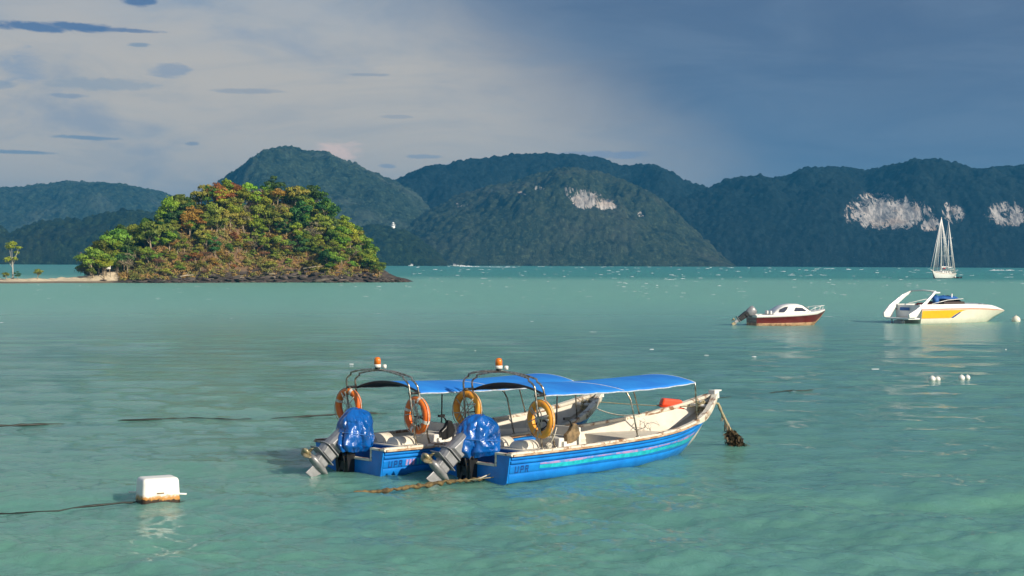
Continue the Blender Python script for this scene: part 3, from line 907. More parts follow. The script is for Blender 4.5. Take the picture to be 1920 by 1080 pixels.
# pale stones and driftwood on the ledge
M['pale_rock'] = mat('pale_stone', (.45, .36, .27), .9, .35, 2)
for i, (px_, v) in enumerate(((452, 2.0), (470, 3.4), (512, 1.8), (536, 4.0), (330, 2.2), (300, 3.0), (575, 2.4), (620, 3.8), (640, 1.5), (395, 1.2))):
    x, y = at_slope(px_, v); o = bpy.data.objects.new('stone', RK[(i * 5) % 6].copy()); C.objects.link(o); o.data.materials[0] = M['pale_rock']
    o.location = (x, y, gz(x, y) + .25); s = ri.uniform(.5, .9); o.scale = (s * 1.7, s, s * .6); o.rotation_euler = (0, 0, i)
    tag(o, 'pale sunlit stone lying on the dark ledge of the islet shore', 'stone', 'pale stones on the ledge')
for i, (px_, v, L, a, lab) in enumerate(((590, 4.2, 4.5, .3, 'long bleached driftwood log above the ledge right of the islet middle'), (500, 3.2, 3.5, -.2, 'bleached driftwood branch on the scrub slope at the islet middle'), (350, 3.0, 2.6, .5, 'short pale driftwood stick at the left of the islet ledge'))):
    x, y = at_slope(px_, v); z = gz(x, y) + .5
    d = Vector((math.cos(a), math.sin(a), .12)) * L / 2
    o = MB().tube([tuple(-d), (0, .1, .12), tuple(d)], [.13, .11, .05], 6).tube([(0, .1, .12), (.4, .2, .8)], [.06, .02], 5).build('driftwood', M['deadwood']); o.location = (x, y, z)
    tag(o, lab, 'driftwood')


def signboard():
    x, y = at_slope(203, 5.2); z = gz(x, y)
    t = thing('signboard', 'blank white signboard on two dark posts at the back of the beach', 'sign', (x, y, z), R(8))
    MB().box((0, 0, 1.75), (.85, .05, .68)).build('board', M['jug'], t)
    for s in (-1, 1): MB().box((s * .34, .05, .7), (.07, .07, 1.5)).build('post', M['black'], t)


signboard()

# ------------------------------------------------------------------ the two moored skiffs
_t = np.array
G_B = (_t([0, 1, 2, 4, 5, 5.9, 6.6, 7.1, 7.4, 7.65]), _t([1.10, 1.15, 1.18, 1.18, 1.09, .86, .60, .36, .20, .05]))
G_Z = (_t([0, 1, 2, 3, 4, 5, 5.9, 6.5, 7.0, 7.4, 7.65]), _t([.56, .56, .57, .59, .61, .67, .76, .88, 1.02, 1.16, 1.25]))
W_B = (_t([0, 3, 4.2, 5, 5.6, 6.1, 6.45, 7.65]), _t([1.0, 1.02, .92, .72, .48, .24, 0, 0]))
K_Z = (_t([0, 4, 5.2, 5.9, 6.45, 6.8, 7.1, 7.4, 7.6, 7.65]), _t([-.24, -.30, -.28, -.15, 0, .24, .50, .82, 1.08, 1.14]))


def gb(t): return float(np.interp(t, *G_B))
def gzz(t):
    a = np.interp(t + _t([-.25, 0, .25]), *G_Z); return float(a.mean())
def wb(t): return float(np.interp(t + _t([-.2, 0, .2]), *W_B).mean()) if t < 6.45 else 0.0
def kz(t): return float(np.interp(t, *K_Z))


def side_pt(t, f, out=0.0, s=-1):
    """a place on the hull side: f=0 at the chine, 1 under the rail; s=-1 starboard"""
    b0, b1 = wb(t), gb(t); z0 = max(0.0, kz(t)); z1 = gzz(t) - .03
    y = b0 + (b1 - b0) * f ** .85; z = z0 + (z1 - z0) * f
    return (t, s * (y + out), z)


LEV = [(0.0, 0), (.16, 0), (.30, 0), (.315, -.012), (.33, 0), (.40, 0), (.55, 0), (.64, 0), (.655, -.03), (.67, -.03), (.685, .012), (.79, .012), (.805, -.025), (.82, -.025), (.835, .012), (.925, .012), (.94, -.012), (.955, .012), (1.0, .012)]
ST = [0, .35, .75, 1.2, 1.8, 2.4, 3, 3.6, 4.2, 4.7, 5.1, 5.5, 5.8, 6.1, 6.3, 6.5, 6.7, 6.9, 7.05, 7.2, 7.35, 7.5, 7.6, 7.65]


def skiff(name, label, origin, heading, scale, variant):
    T = thing(name, label, 'boat', (origin[0], origin[1], 0), heading, 'blue skiffs moored together', scale)
    # outer skin with lapped strakes
    b = MB()
    for s in (-1, 1):
        rows = []
        for t in ST:
            r_ = [(t, 0, kz(t)), (t, s * wb(t) * .55, min(0, kz(t) * .75) if t < 6.45 else kz(t))]
            r_ += [side_pt(t, f, o, s) for f, o in LEV]
            rows.append(r_)
        b.grid(rows, 0)
    b.build('hull', M['blue'], T)
    # painted bands running forward
    t0 = .78 if variant == 0 else 1.3
    for f0, f1, mm, nm in ((.41, .545, M['cyan'], 'turquoise_band'), (.56, .635, M['pink'], 'pink_band')):
        q = MB()
        tt = np.linspace(t0, 6.25, 34)
        q.grid([[side_pt(t, f0 + (.02 * math.sin(t * 3)), .004), side_pt(t, (f0 + f1) / 2, .006), side_pt(t, f1, .004)] for t in tt])
        q.build(nm, mm, T)
    # registration letters, hand painted strokes (U P R)
    q = MB()
    def stroke(t, f0, f1, wdt=.017, t2=None):
        t2 = t if t2 is None else t2
        q.grid([[side_pt(t, f0, .006), side_pt(t2, f1, .006)], [side_pt(t + wdt, f0, .006), side_pt(t2 + wdt, f1, .006)]], smooth=False)
    x0 = .13
    fa, fb = .34, .60
    stroke(x0, fa, fb); stroke(x0 + .075, fa, fb); stroke(x0, fa, fa + .05, .09)                       # U
    x1 = x0 + .145
    stroke(x1, fa, fb); stroke(x1, fb - .05, fb, .075); stroke(x1 + .06, fa + .11, fb); stroke(x1, fa + .10, fa + .14, .08)    # P
    x2 = x1 + .125
    stroke(x2, fa, fb); stroke(x2, fb - .05, fb, .075); stroke(x2 + .06, fa + .14, fb); stroke(x2, fa + .11, fa + .15, .08); stroke(x2 + .07, fa, fa + .12, .022, x2 + .035)
    q.build('lettering', M['navy'], T)
    if variant == 1:
        for k in range(5):
            q = MB(); a = .86 + k * .085
            q.grid([[side_pt(a + .02, .38, .006), side_pt(a, .62, .006)], [side_pt(a + .06, .38, .006), side_pt(a + .04, .62, .006)]], smooth=False); q.build('paint_dash', M['cyan'], T)
        for k in range(3):
            q = MB(); a = .58 + k * .085
            q.grid([[side_pt(a, .38, .006), side_pt(a, .60, .006)], [side_pt(a + .055, .38, .006), side_pt(a + .055, .60, .006)]], smooth=False); q.build('faded_dash', M['pink'], T)
    # inner skin
    for t_from, t_to, mm, nm in ((0.0, .62, M['blue_in'], 'splash_well_lining'), (.62, 7.6, M['cream'], 'inner_skin')):
        b = MB()
        st = [t_from] + [t for t in ST if t_from < t < t_to] + [t_to]
        for s in (-1, 1):
            rows = []
            for t in st:
                bi = max(gb(t) - .06, .01); zb = max(.13, kz(t) + .10); zt = gzz(t) - .01
                if zb > zt - .03: zb = zt - .03
                bo = max(min(wb(t) * .9, bi), bi * .25) if t < 6.6 else bi * .3
                rows.append([(t, 0, zb)] + [(t, s * (bo + (bi - bo) * k), zb + (zt - zb) * k) for k in (0, .2, .45, .47, .5, .75, 1)])
                rows[-1][4] = (t, rows[-1][4][1] - s * .025, rows[-1][4][2])
                rows[-1][5] = (t, rows[-1][5][1] - s * .025, rows[-1][5][2])
            b.grid(rows, 0)
        b.build(nm, mm, T)
    # rails: rectangular cap along each side, wider round the bow
    for s in (-1, 1):
        b = MB(); rows = []
        for t in ST:
            if t == 0: t = -.03
            y = gb(max(t, 0)); z = gzz(max(t, 0)); wd = .075 + .03 * max(0, t - 5.4)
            i_ = max(y - wd, .0); lo_ = .045 + .13 * min(1, max(0, (t - 5.7) / .9))
            rows.append([(t, s * (y + .035 - (lo_ - .045) * .35), z - lo_), (t, s * (y + .04), z + .005), (t, s * (y + .02), z + .025), (t, s * i_, z + .025), (t, s * i_, z - .03), (t, s * (y + .035 - (lo_ - .045) * .35), z - lo_)])
        b.grid(rows, 0, smooth=False)
        b.f.append((0, 1, 2, 3, 4)); b.mi.append(0); b.sm.append(False)
        r_ = b.build('gunwale', [M['rail']], T)
        # worn wooden rubbing strip on its outer face
        q = MB(); rows = []
        for t in ST:
            if t > 5.9: break
            y = gb(t) + .04; z = gzz(t)
            rows.append([(t, s * (y + .002), z - .05), (t, s * (y + .022), z - .045), (t, s * (y + .022), z - .012), (t, s * (y + .002), z - .008), (t, s * (y + .002), z - .05)])
        q.grid(rows, 0, smooth=False); q.build('rubbing_strip', M['rust'], T)
    # stem head: small horn pointing forward
    b = MB()
    b.prism([(-.10, 1.12), (.10, 1.12), (.085, 1.30), (-.085, 1.30)], 7.50, 7.66)
    b.tube([(7.6, 0, 1.27), (7.86, 0, 1.28)], [.045, .015], 8)
    b.build('stem_head', M['white_grp'], T, .015)
    # breasthook / bow post with rope hitch
    b = MB(); b.tube([(7.05, -.24, .98), (7.05, .24, .98)], .035, 8); b.tube([(7.12, 0, .70), (7.12, 0, 1.08)], .045, 8)
    b.build('bow_post', M['white_grp'], T)
    b = MB(); rs = random.Random(variant + 3)
    for k in range(16):
        c = Vector((7.12, 0, .86 + k * .012)); a0 = rs.uniform(0, 6)
        b.tube([c + Vector((math.cos(a0 + j) * rs.uniform(.06, .13), math.sin(a0 + j) * rs.uniform(.06, .13), rs.uniform(-.06, .06))) for j in range(7)], .016, 5)
    b.build('rope_hitch', M['rope_y'], T)
    # loose line lying in the bow
    b = MB()
    for k in range(4):
        a0 = rs.uniform(0, 6); c = Vector((6.05 + rs.uniform(-.5, .5), .45 + rs.uniform(-.1, .12), .45 + rs.uniform(-.15, .2)))
        b.tube([c + Vector((math.cos(a0 + j * .9) * .16, .02 * j, math.sin(a0 + j * .9) * .12)) for j in range(7)], .008, 5)
    b.build('loose_line', M['tape'], T)
    # transom, cut down in the middle for the motor
    b = MB()
    b.prism([(-.6, -.24), (.6, -.24), (1.0, 0), (1.09, .53), (.70, .53), (.68, .30), (-.68, .30), (-.70, .53), (-1.09, .53), (-1.0, 0)], -.035, .03)
    b.build('transom', M['blue'], T)
    for (y0, y1, z) in ((-.70, -1.14, .545), (.70, 1.14, .545)):
        MB().box((.0, (y0 + y1) / 2, z), (.11, abs(y1 - y0), .035)).build('transom_cap', M['rail'], T)
    MB().box((0, 0, .315), (.12, 1.36, .035)).build('notch_sill', M['rail'], T)
    for s in (-1, 1):
        MB().box((0, s * .715, .425), (.10, .04, .25)).build('notch_post', M['rail'], T)
    # splash well bulkhead and aft bench
    MB().prism([(-.96, .13), (.96, .13), (1.07, .53), (-1.07, .53)], .60, .64).build('well_bulkhead', M['blue_in'], T)
    MB().box((.30, 0, .20), (.62, 2.0, .03)).build('well_floor', M['blue_in'], T)
    MB().box((.95, 0, .535), (.66, 2.14, .04)).build('aft_bench', M['cream'], T, .01)
    # domed seats
    for y, rr, mm in ((-.50, .19, M['cream']), (.18, .20, M['cream'])):
        q = MB(); rows = []
        for i in range(9):
            a = math.pi * i / 8
            rows.append([(.72, y + math.cos(a) * rr, .55 + math.sin(a) * rr * .82), (1.18, y + math.cos(a) * rr, .55 + math.sin(a) * rr * .82)])
        q.grid(rows); n0 = len(q.v)
        q.f.append(tuple(range(0, n0, 2))); q.mi.append(0); q.sm.append(False); q.f.append(tuple(range(1, n0, 2))); q.mi.append(0); q.sm.append(False)
        q.build('rounded_seat', mm, T)
    # blue floor boards
    MB().box((2.9, 0, .165), (2.5, 1.86, .03)).build('floor', M['blue_in'], T)
    for k, t in enumerate((2.55,)):
        MB().box((t, .1, .40), (.30, 2.14, .04)).box((t, 0, .28), (.05, 2.02, .2)).build('thwart', M['cream'], T, .01)
    # fore deck box
    b = MB(); yb = lambda t: max(gb(t) - .085, .05)
    b.add([(4.25, -yb(4.25) * .82, .16), (4.25, yb(4.25) * .82, .16), (4.32, yb(4.3), .47), (4.32, -yb(4.3), .47), (5.0, yb(5.0), .47), (5.0, -yb(5.0), .47), (5.8, yb(5.8) * .92, .47), (5.8, -yb(5.8) * .92, .47)],
          [(0, 1, 2, 3), (3, 2, 4, 5), (5, 4, 6, 7)])
    b.build('fore_deck', M['cream'], T)
    # helm: console box, panel, wheel, throttle
    MB().box((1.72, -.62, .44), (.62, .66, .60), taper=(.8, 1)).build('console', M['white_grp'], T, .02)
    MB().box((2.08, -.52, .52), (.05, .84, .78)).build('console_panel', M['white_grp'], T, .015)
    q = MB(); c = Vector((1.38, -.50, .90)); ax = Vector((-.80, 0, .6)).normalized(); u = Vector((0, 1, 0)); v = ax.cross(u)
    ring = [c + (u * math.cos(a) + v * math.sin(a)) * .185 for a in np.linspace(0, 2 * math.pi, 25)[:-1]]
    q.tube(ring, .019, 6, closed=True)
    for k in range(3):
        a = 1.57 + k * 2.094; q.tube([c - ax * .05, c + (u * math.cos(a) + v * math.sin(a)) * .18], .014, 5)
    q.tube([c - ax * .05, c - ax * .30], [.06, .08], 8)
    q.build('steering_wheel', M['black'], T)
    q = MB()
    cm = M['black'] if variant else M['rust']
    q.prism([(1.62, .62), (1.88, .66), (2.0, .80), (1.9, 1.0), (1.8, 1.02), (1.72, .88), (1.6, .80)][::-1], -1.03, -.93, axis='y')
    q.build('throttle_box', M['weathered'] if variant == 0 else M['black'], T, .02)
    q = MB(); q.tube([(1.78, -1.0, .96), (1.70, -1.02, 1.06), (1.60, -1.02, 1.12)], .016, 6); q.box((1.60, -1.02, 1.12), (.16, .05, .05)); q.build('throttle_lever', M['black'], T)
    q = MB(); q.box((1.62, -.98, .60), (.16, .06, .14)); q.build('switch_panel', M['jug'], T)
    # stern arch: two hoops
    for k, (ta, lean) in enumerate(((.88, -.17), (1.24, -.30))):
        q = MB(); pts = []
        zt = 1.93 - .03 * k
        foot = gzz(ta)
        pts.append((ta, -1.06, foot)); pts.append((ta + lean * .55, -1.03, 1.2)); pts.append((ta + lean * .95, -1.0, zt - .16))
        for j in range(1, 4): pts.append((ta + lean, -1.0 + .03 * j ** 1.5, zt - .16 + .06 * j - .006 * j * j))
        for y in np.linspace(-.84, .84, 13): pts.append((ta + lean, y, zt + .0 + .115 * (1 - (y / .9) ** 2)))
        for j in range(3, 0, -1): pts.append((ta + lean, 1.0 - .03 * j ** 1.5, zt - .16 + .06 * j - .006 * j * j))
        pts += [(ta + lean * .95, 1.0, zt - .16), (ta + lean * .55, 1.03, 1.2), (ta, 1.06, foot)]
        q.tube(pts, .021, 7)
        for s in (-1, 1): q.lathe([(.05, foot + .02), (.05, foot + .035), (.02, foot + .05)], 10, M=Matrix.Translation((ta, s * 1.06, 0)))
        q.build('arch_hoop', M['steel'], T)
    q = MB()
    for s in (-1, 1):
        q = MB(); q.tube([(.78, s * 1.03, 1.15), (1.08, s * 1.03, 1.15)], .013, 6); q.build('arch_brace', M['dark_steel'], T)
        q = MB(); q.tube([(.72, s * 1.0, 1.62), (1.0, s * 1.0, 1.62)], .03, 6); q.build('arch_clamp', M['dark_steel'], T)
    # beacon on the arch
    q = MB(); bx = .86
    q.lathe([(.055, 2.05), (.055, 2.09), (.03, 2.10)], 12, M=Matrix.Translation((bx - .13, 0, 0))); bb = q.build('beacon_mount', M['dark_steel'], T)
    q = MB(); q.lathe([(.075, 2.09), (.075, 2.15), (.06, 2.155)], 14, M=Matrix.Translation((bx - .13, 0, 0))); q.build('base', M['jug'], bb)
    q = MB(); q.lathe([(.072, 2.15), (.070, 2.24), (.055, 2.285), (.02, 2.30), (0, 2.30)], 14, M=Matrix.Translation((bx - .13, 0, 0))); q.build('lens', M['lamp_o'], bb)
    q = MB(); q.lathe([(.04, 2.07), (.04, 2.14), (0, 2.15)], 10, M=Matrix.Translation((bx - .02, -.10, 0))); q.build('horn', M['jug'], bb)
    # canopy
    CT = [1.02, 1.6, 2.2, 2.8, 3.35, 3.9, 4.5, 5.1, 5.75]
    def ce(t): return (1.0 - .00 * t if t < 4 else 1.0 - .035 * (t - 4) ** 1.5)
    def cz(t): return float(np.interp(t, [1.0, 2.2, 3.5, 4.6, 5.75], [1.62, 1.59, 1.57, 1.58, 1.62]))
    def crown(t): return float(np.interp(t, [1, 3, 4.7, 5.75], [.17, .14, .14, .12]))
    q = MB(); rows = []
    for t in np.linspace(CT[0], CT[-1], 30):
        e = ce(t); rows.append([(t, y * e, cz(t) + crown(t) * (1 - abs(y) ** 2.1) - .012 * abs(math.sin(t * 5)) * (abs(y) > .9)) for y in np.linspace(-1, 1, 19)])
    q.grid(rows)
    cn = q.build('canopy', [M['canvas'], M['under']], T)
    sd = cn.modifiers.new('thickness', 'SOLIDIFY'); sd.thickness = .012; sd.offset = -1; sd.material_offset = 1; sd.material_offset_rim = 0
    for s in (-1, 1):
        q = MB(); q.tube([(t, s * ce(t) * 1.004, cz(t) - .012 - .012 * abs(math.sin(t * 5))) for t in np.linspace(CT[0], CT[-1], 30)], .013, 6); q.build('canopy_hem', M['hem'], cn)
    for t in (CT[0], CT[-1]):
        q = MB(); q.tube([(t, y * ce(t), cz(t) + crown(t) * (1 - abs(y) ** 2.1) - .012) for y in np.linspace(-1, 1, 15)], .017 if t > 3 else .024, 6); q.build('canopy_bow', M['hem'] if t > 3 else M['dark_steel'], cn)
    q = MB(); q.tube([(3.35 + .5 * (y + 1) * -1.0, y * .99, cz(3.3) + crown(3.3) * (1 - abs(y) ** 2.1) + .006) for y in np.linspace(-1, 1, 15)], .007, 4); q.build('canopy_seam', M['hem'], cn)
    # canopy poles
    for t, lean in ((3.6, -.16), (5.95, -.20)):
        for s in (-1, 1):
            yb_ = gb(t) - .03; zt = cz(min(t + lean, 5.75)); ye = ce(min(t + lean, 5.75)) * .985
            q = MB()
            if t < 5: pts = [(t, s * yb_, gzz(t)), (t + lean * .6, s * (yb_ * .3 + ye * .7), zt - .2), (t + lean * .9, s * ye * .995, zt - .06), (t + lean * 1.3, s * ye * .95, zt - .01), (t + lean * 1.5, s * ye * .8, zt + .045)]
            else: pts = [(t, s * yb_, gzz(t)), (t + lean * .9, s * ye, zt - .1), (t + lean, s * ye, zt + .0)]
            q.tube(pts, .017, 7)
            q.lathe([(.05, gzz(t) + .022), (.05, gzz(t) + .036), (.02, gzz(t) + .05)], 10, M=Matrix.Translation((t, s * yb_, 0)))
            q.build('canopy_pole', M['steel'], T)
    outboard(T, variant)
    return T


M['weathered'] = mat('weathered_brown_plastic', (.10, .07, .035), .7, color2=(.26, .17, .08), scale=8, bump=.5, bscale=20)


def outboard(T, variant):
    """tilted-up outboard; its own frame: leg hangs down -z, propeller faces -x"""
    tilt = R(47); turn = R(-8 if variant else -10)
    piv = Matrix.Translation((-.16, 0, .66))
    F = piv @ Matrix.Rotation(turn, 4, 'Z') @ Matrix.Rotation(tilt, 4, 'Y') @ Matrix.Diagonal((1.2, 1.25, .84, 1))
    # bracket stays upright
    b = MB()
    for s in (-1, 1):
        b.prism([(-.02, .44), (-.16, .52), (-.24, .40), (-.20, .02), (-.10, -.03), (-.04, .05)], s * .17 - .03, s * .17 + .03, axis='y')
        b.tube([(-.10, s * .10, .35), (-.22, s * .08, -.02)], .03, 7)
        b.tube([(-.28, s * .11, .42), (-.16, s * .11, -.04)], .022, 7)
    b.box((-.15, 0, .16), (.09, .30, .18)); b.tube([(-.16, -.24, .43), (-.16, .24, .43)], .035, 8); b.box((-.13, 0, -.02), (.12, .36, .05))
    mo = b.build('outboard_motor', M['black'], T, .006)
    # midsection
    def slab(prof, thick, nm, mm, taper=.35):
        """symmetric foil-like solid from an (x,z) outline"""
        q = MB(); n = len(prof); cx = sum(p[0] for p in prof) / n; cz_ = sum(p[1] for p in prof) / n
        vs = []
        for y, k in ((-thick, .72), (-thick * .6, .95), (0, 1.0), (thick * .6, .95), (thick, .72)):
            for p in prof: vs.append((cx + (p[0] - cx) * k, y, cz_ + (p[1] - cz_) * k))
        fs = []
        for j in range(4):
            for i in range(n): fs.append((j * n + i, j * n + (i + 1) % n, (j + 1) * n + (i + 1) % n, (j + 1) * n + i))
        fs.append(tuple(range(n))[::-1]); fs.append(tuple(4 * n + i for i in range(n)))
        q.add(vs, fs, 0, False, F); return q.build(nm, mm, mo, .008)
    slab([(-.20, .25), (.12, .25), (.12, .0), (.06, -.30), (.05, -.42), (-.24, -.42), (-.22, -.15)], .135, 'midsection', M['motor'])
    slab([(-.27, -.40), (.08, -.40), (.09, -.44), (-.29, -.44)], .145, 'apron_plate', M['motor'])
    slab([(-.26, -.43), (.07, -.43), (.06, -.67), (-.24, -.67)], .12, 'gearcase_neck', M['motor'])
    q = MB(); q.box((-.13, 0, -.675), (.44, .27, .022), M=F); q.build('cavitation_plate', M['motor'], mo, .01)
    slab([(-.22, -.68), (.06, -.68), (.05, -.88), (-.20, -.88)], .085, 'lower_strut', M['motor'])
    q = MB(); q.lathe([(0, -.30), (.035, -.27), (.085, -.12), (.10, .02), (.09, .16), (.065, .22)], 14, M=F @ Matrix.Translation((-.06, 0, -.90)) @ Matrix.Rotation(R(-90), 4, 'Y')); q.build('gearcase', M['motor'], mo)
    q = MB(); q.prism([(-.13, -.95), (.10, -.95), (.0, -1.22), (-.15, -1.26)], -.014, .014, axis='y', M=F); q.build('skeg', M['motor'], mo, .006)
    q = MB(); base = F @ Matrix.Translation((-.32, 0, -.90))
    q.lathe([(.06, .0), (.055, .10), (.035, .13), (0, .14)], 12, M=base @ Matrix.Rotation(R(-90), 4, 'Y'))
    for k in range(3):
        Rb = base @ Matrix.Rotation(k * 2.094 + .4, 4, 'X')
        rows = []
        for i in range(6):
            r_ = .05 + .13 * i / 5; wd = .075 * math.sin(math.pi * (i + 1.2) / 7.2) + .012; tw = .9 - .5 * i / 5
            rows.append([Rb @ Vector((-.05 + math.sin(tw) * a * wd, math.cos(tw) * a * wd, r_)) for a in (-1, -.3, .3, 1)])
        q.grid(rows)
    pr = q.build('propeller', M['bronze'], mo)
    sd = pr.modifiers.new('thickness', 'SOLIDIFY'); sd.thickness = .008
    # cowling (mostly hidden under the tarpaulin)
    q = MB(); q.lathe([(.16, .22), (.18, .28), (.15, .40), (.06, .46), (0, .46)], 18, M=F @ Matrix.Translation((-.03, 0, 0)) @ Matrix.Diagonal((.9, .7, 1, 1))); q.build('cowling', M['black'], mo)


def tarp(Tm, label, seed):
    """crumpled tarpaulin pulled over the cowling"""
    rs = np.random.RandomState(seed)
    nu, nv = 110, 64
    th = np.linspace(0, 2 * math.pi, nu + 1)[:-1]; v = np.linspace(0, 1, nv)
    Vv, Th = np.meshgrid(v, th, indexing='ij')
    # dome, slightly taller than wide, skirt hanging lower towards the stern
    ex = np.cos(Th); ey = np.sin(Th)
    phi = Vv * math.pi * .5
    rad = np.where(Vv < .62, np.sin(np.clip(Vv / .62, 0, 1) * math.pi / 2) ** .8, 1.0 + .04 * (Vv - .62) / .38)
    zz = np.where(Vv < .62, .44 * np.cos(np.clip(Vv / .62, 0, 1) * math.pi / 2), -(Vv - .62) / .38 * .34)
    rx = .47; ry = .37
    bag = fbm(ex * 1.4 + 5, ey * 1.4 + Vv * 2, 3, seed) - .5
    X_ = ex * rx * rad * (1 + .22 * bag); Y_ = ey * ry * rad * (1 + .22 * bag)
    # pinched folds and flat facets
    d, idr = worley(Th * 1.5 + Vv * 1.1 + 3, Vv * 3.4 + np.sin(Th) * .7, seed + 3)
    fold = np.abs(np.sin(Th * 4 + 5 * fbm(ex * 2 + 9, Vv * 3 + ey, 3, seed + 9))) ** .6
    k = np.clip((Vv - .25) / .5, 0, 1)
    disp = .07 * (d - .45) + .085 * (fold - .4) * k + .035 * (fbm(ex * 4 + 4, ey * 4 + Vv * 5, 4, seed + 2) - .5)
    X_ += ex * disp; Y_ += ey * disp
    zz = zz + .05 * (d - .5) * (Vv < .6)
    sk = np.clip((-zz) / .42, 0, 1)
    # tail of the sheet reaches down the leg aft (-x), tucked in forward
    zz = zz - sk * (.10 * np.clip(-ex, 0, 1) + .10 * fbm(ex * 3, ey * 3, 3, seed + 4)) + sk * .05 * np.clip(ex, 0, 1)
    X_ = X_ - sk * .16 * np.clip(-ex, 0, 1) ** 1.5
    tuck = np.clip((Vv - .9) / .1, 0, 1)
    X_ *= (1 - .22 * tuck); Y_ *= (1 - .22 * tuck)
    V = np.stack([X_, Y_, zz], -1).reshape(-1, 3)
    V = np.concatenate([V]); Fq = grid_faces(nv, nu, wrap=True)
    me = np_mesh('motor_cover', V, Fq, M['tarp'], smooth=False)
    o = link('motor_cover', me); o.matrix_world = Tm
    sb = o.modifiers.new('smooth', 'SUBSURF'); sb.levels = 0; sb.render_levels = 0
    tag(o, label, 'tarpaulin', 'tarpaulins over the outboard motors')
    a = bpy.data.objects.new('tie_cord', None)
    bpy.data.objects.remove(a)
    q = MB(); pts = []
    for i in range(26):
        a_ = 2 * math.pi * i / 26; kk = 43
        j = int(round(a_ / (2 * math.pi) * nu)) % nu
        p = V.reshape(nv, nu, 3)[kk, j]; pts.append((p[0] * 1.012, p[1] * 1.02, p[2]))
    q.tube(pts, .009, 5, closed=True); q.build('tie_cord', M['tarp_cord'], o)
    return o


M['tarp_cord'] = mat('blue_cord', (.03, .16, .5), .7, .2)


def ring(Tm, label, mm, tape, seed, netting=True):
    t = thing('life_ring', label, 'life ring', group='life rings hung on the boat arches')
    t.matrix_world = Tm
    # ring lies in local y-z, faces -x
    q = MB(); n = 40
    q.tube([(0, .305 * math.cos(a), .305 * math.sin(a)) for a in np.linspace(0, 2 * math.pi, n + 1)[:-1]], .073, 12, closed=True)
    body = q.build('ring_body', mm, t)
    for k in range(4):
        a0 = math.pi / 2 + k * math.pi / 2 + .35
        q = MB(); q.tube([(0, .305 * math.cos(a), .305 * math.sin(a)) for a in np.linspace(a0 - .10, a0 + .10, 5)], .076, 12, cap=False); q.build('tape_band', tape, t)
    q = MB()
    for k in range(4):
        a0 = math.pi / 2 + k * math.pi / 2 + .35; pts = []
        for i in range(9):
            a = a0 + (math.pi / 2) * i / 8; r_ = .382 + .03 * math.sin(math.pi * i / 8)
            pts.append((-.02, r_ * math.cos(a), r_ * math.sin(a) - .03 * math.sin(math.pi * i / 8)))
        q.tube(pts, .008, 5)
    q.build('grab_line', M['rope_w'], t)
    rs = random.Random(seed); q = MB()
    for k in range(5):
        a = rs.uniform(0, 6.28); b_ = a + rs.uniform(2.2, 3.8)
        q.tube([(-.075, .31 * math.cos(a), .31 * math.sin(a)), (-.03, rs.uniform(-.08, .08), rs.uniform(-.1, .08)), (-.075, .31 * math.cos(b_), .31 * math.sin(b_))], .010, 5)
    q.tube([(-.08, .05, .3), (.0, 0, .1), (-.03, -.06, -.1), (-.08, .02, -.36)], .011, 5)
    q.build('lashing', M['rope_w'], t)
    return t


H1 = R(45); O1 = (-.77, 30.91); S1 = None
H2 = R(43.5); O2 = (-3.20, 31.67); S2 = (.945, 1.0, .985)
B1 = skiff('skiff', 'nearer blue and white skiff with UPR by its stern corner, bow pointing right', O1, H1, S1, 0)
B2 = skiff('skiff', 'farther blue and white skiff with turquoise and pink dashes on its stern quarter', O2, H2, S2, 1)


def on_boat(k, t, y, z):
    o, h, s = ((O1, H1, S1), (O2, H2, S2))[k]
    s = s or (1, 1, 1)
    return Matrix.Translation((o[0], o[1], 0)) @ Matrix.Rotation(h, 4, 'Z') @ Matrix.Translation((t * s[0], y * s[1], z * s[2]))


ring(on_boat(0, .88, -1.02, 1.16) @ Matrix.Rotation(R(-6), 4, 'Z'), 'faded yellow orange life ring on the near side of the nearer skiff arch', M['amber'], M['tape_o'], 1)
ring(on_boat(0, .84, 1.00, 1.22) @ Matrix.Rotation(R(4), 4, 'Z'), 'faded orange life ring on the far side of the nearer skiff arch, over its motor', M['amber'], M['tape_o'], 2)
ring(on_boat(1, .95, -1.0, 1.17) @ Matrix.Rotation(R(-3), 4, 'Z'), 'bright orange life ring with white tape on the near side of the farther skiff arch', M['orange'], M['tape'], 3)
ring(on_boat(1, .80, 1.02, 1.22) @ Matrix.Rotation(R(5), 4, 'Z'), 'bright red orange life ring farthest left, above the left motor cover', M['orange'], M['tape'], 4)
tarp(on_boat(0, .17, -.02, .80) @ Matrix.Rotation(R(8), 4, 'Y') @ Matrix.Rotation(R(-5), 4, 'Z') @ Matrix.Diagonal((.92, .95, .95, 1)), 'crumpled blue tarpaulin over the motor of the nearer skiff', 3)
tarp(on_boat(1, .15, .0, .84) @ Matrix.Rotation(R(10), 4, 'Y') @ Matrix.Rotation(R(28), 4, 'Z') @ Matrix.Diagonal((.96, .90, .98, 1)), 'crumpled blue tarpaulin over the motor of the farther skiff at left', 8)

# orange tub lying over the far rail of the nearer skiff's bow
o_ = thing('tub', 'bright red orange plastic tub on the far rail near the bow of the nearer skiff', 'tub'); o_.matrix_world = on_boat(0, 6.80, .60, 1.02) @ Matrix.Rotation(R(-35), 4, 'Z') @ Matrix.Rotation(R(6), 4, 'Y')
q = MB(); q.box((0, 0, 0), (.52, .28, .17), taper=(.86, .86)); tb = q.build('tub_body', mat('red_orange_plastic', (.85, .075, .012), .4, .1, 4), o_, .04)
q = MB(); q.tube([(-.27, -.14, -.1), (.27, -.14, -.1), (.27, .14, -.1), (-.27, .14, -.1)], .018, 6, closed=True); q.build('rim', tb.data.materials[0], o_)


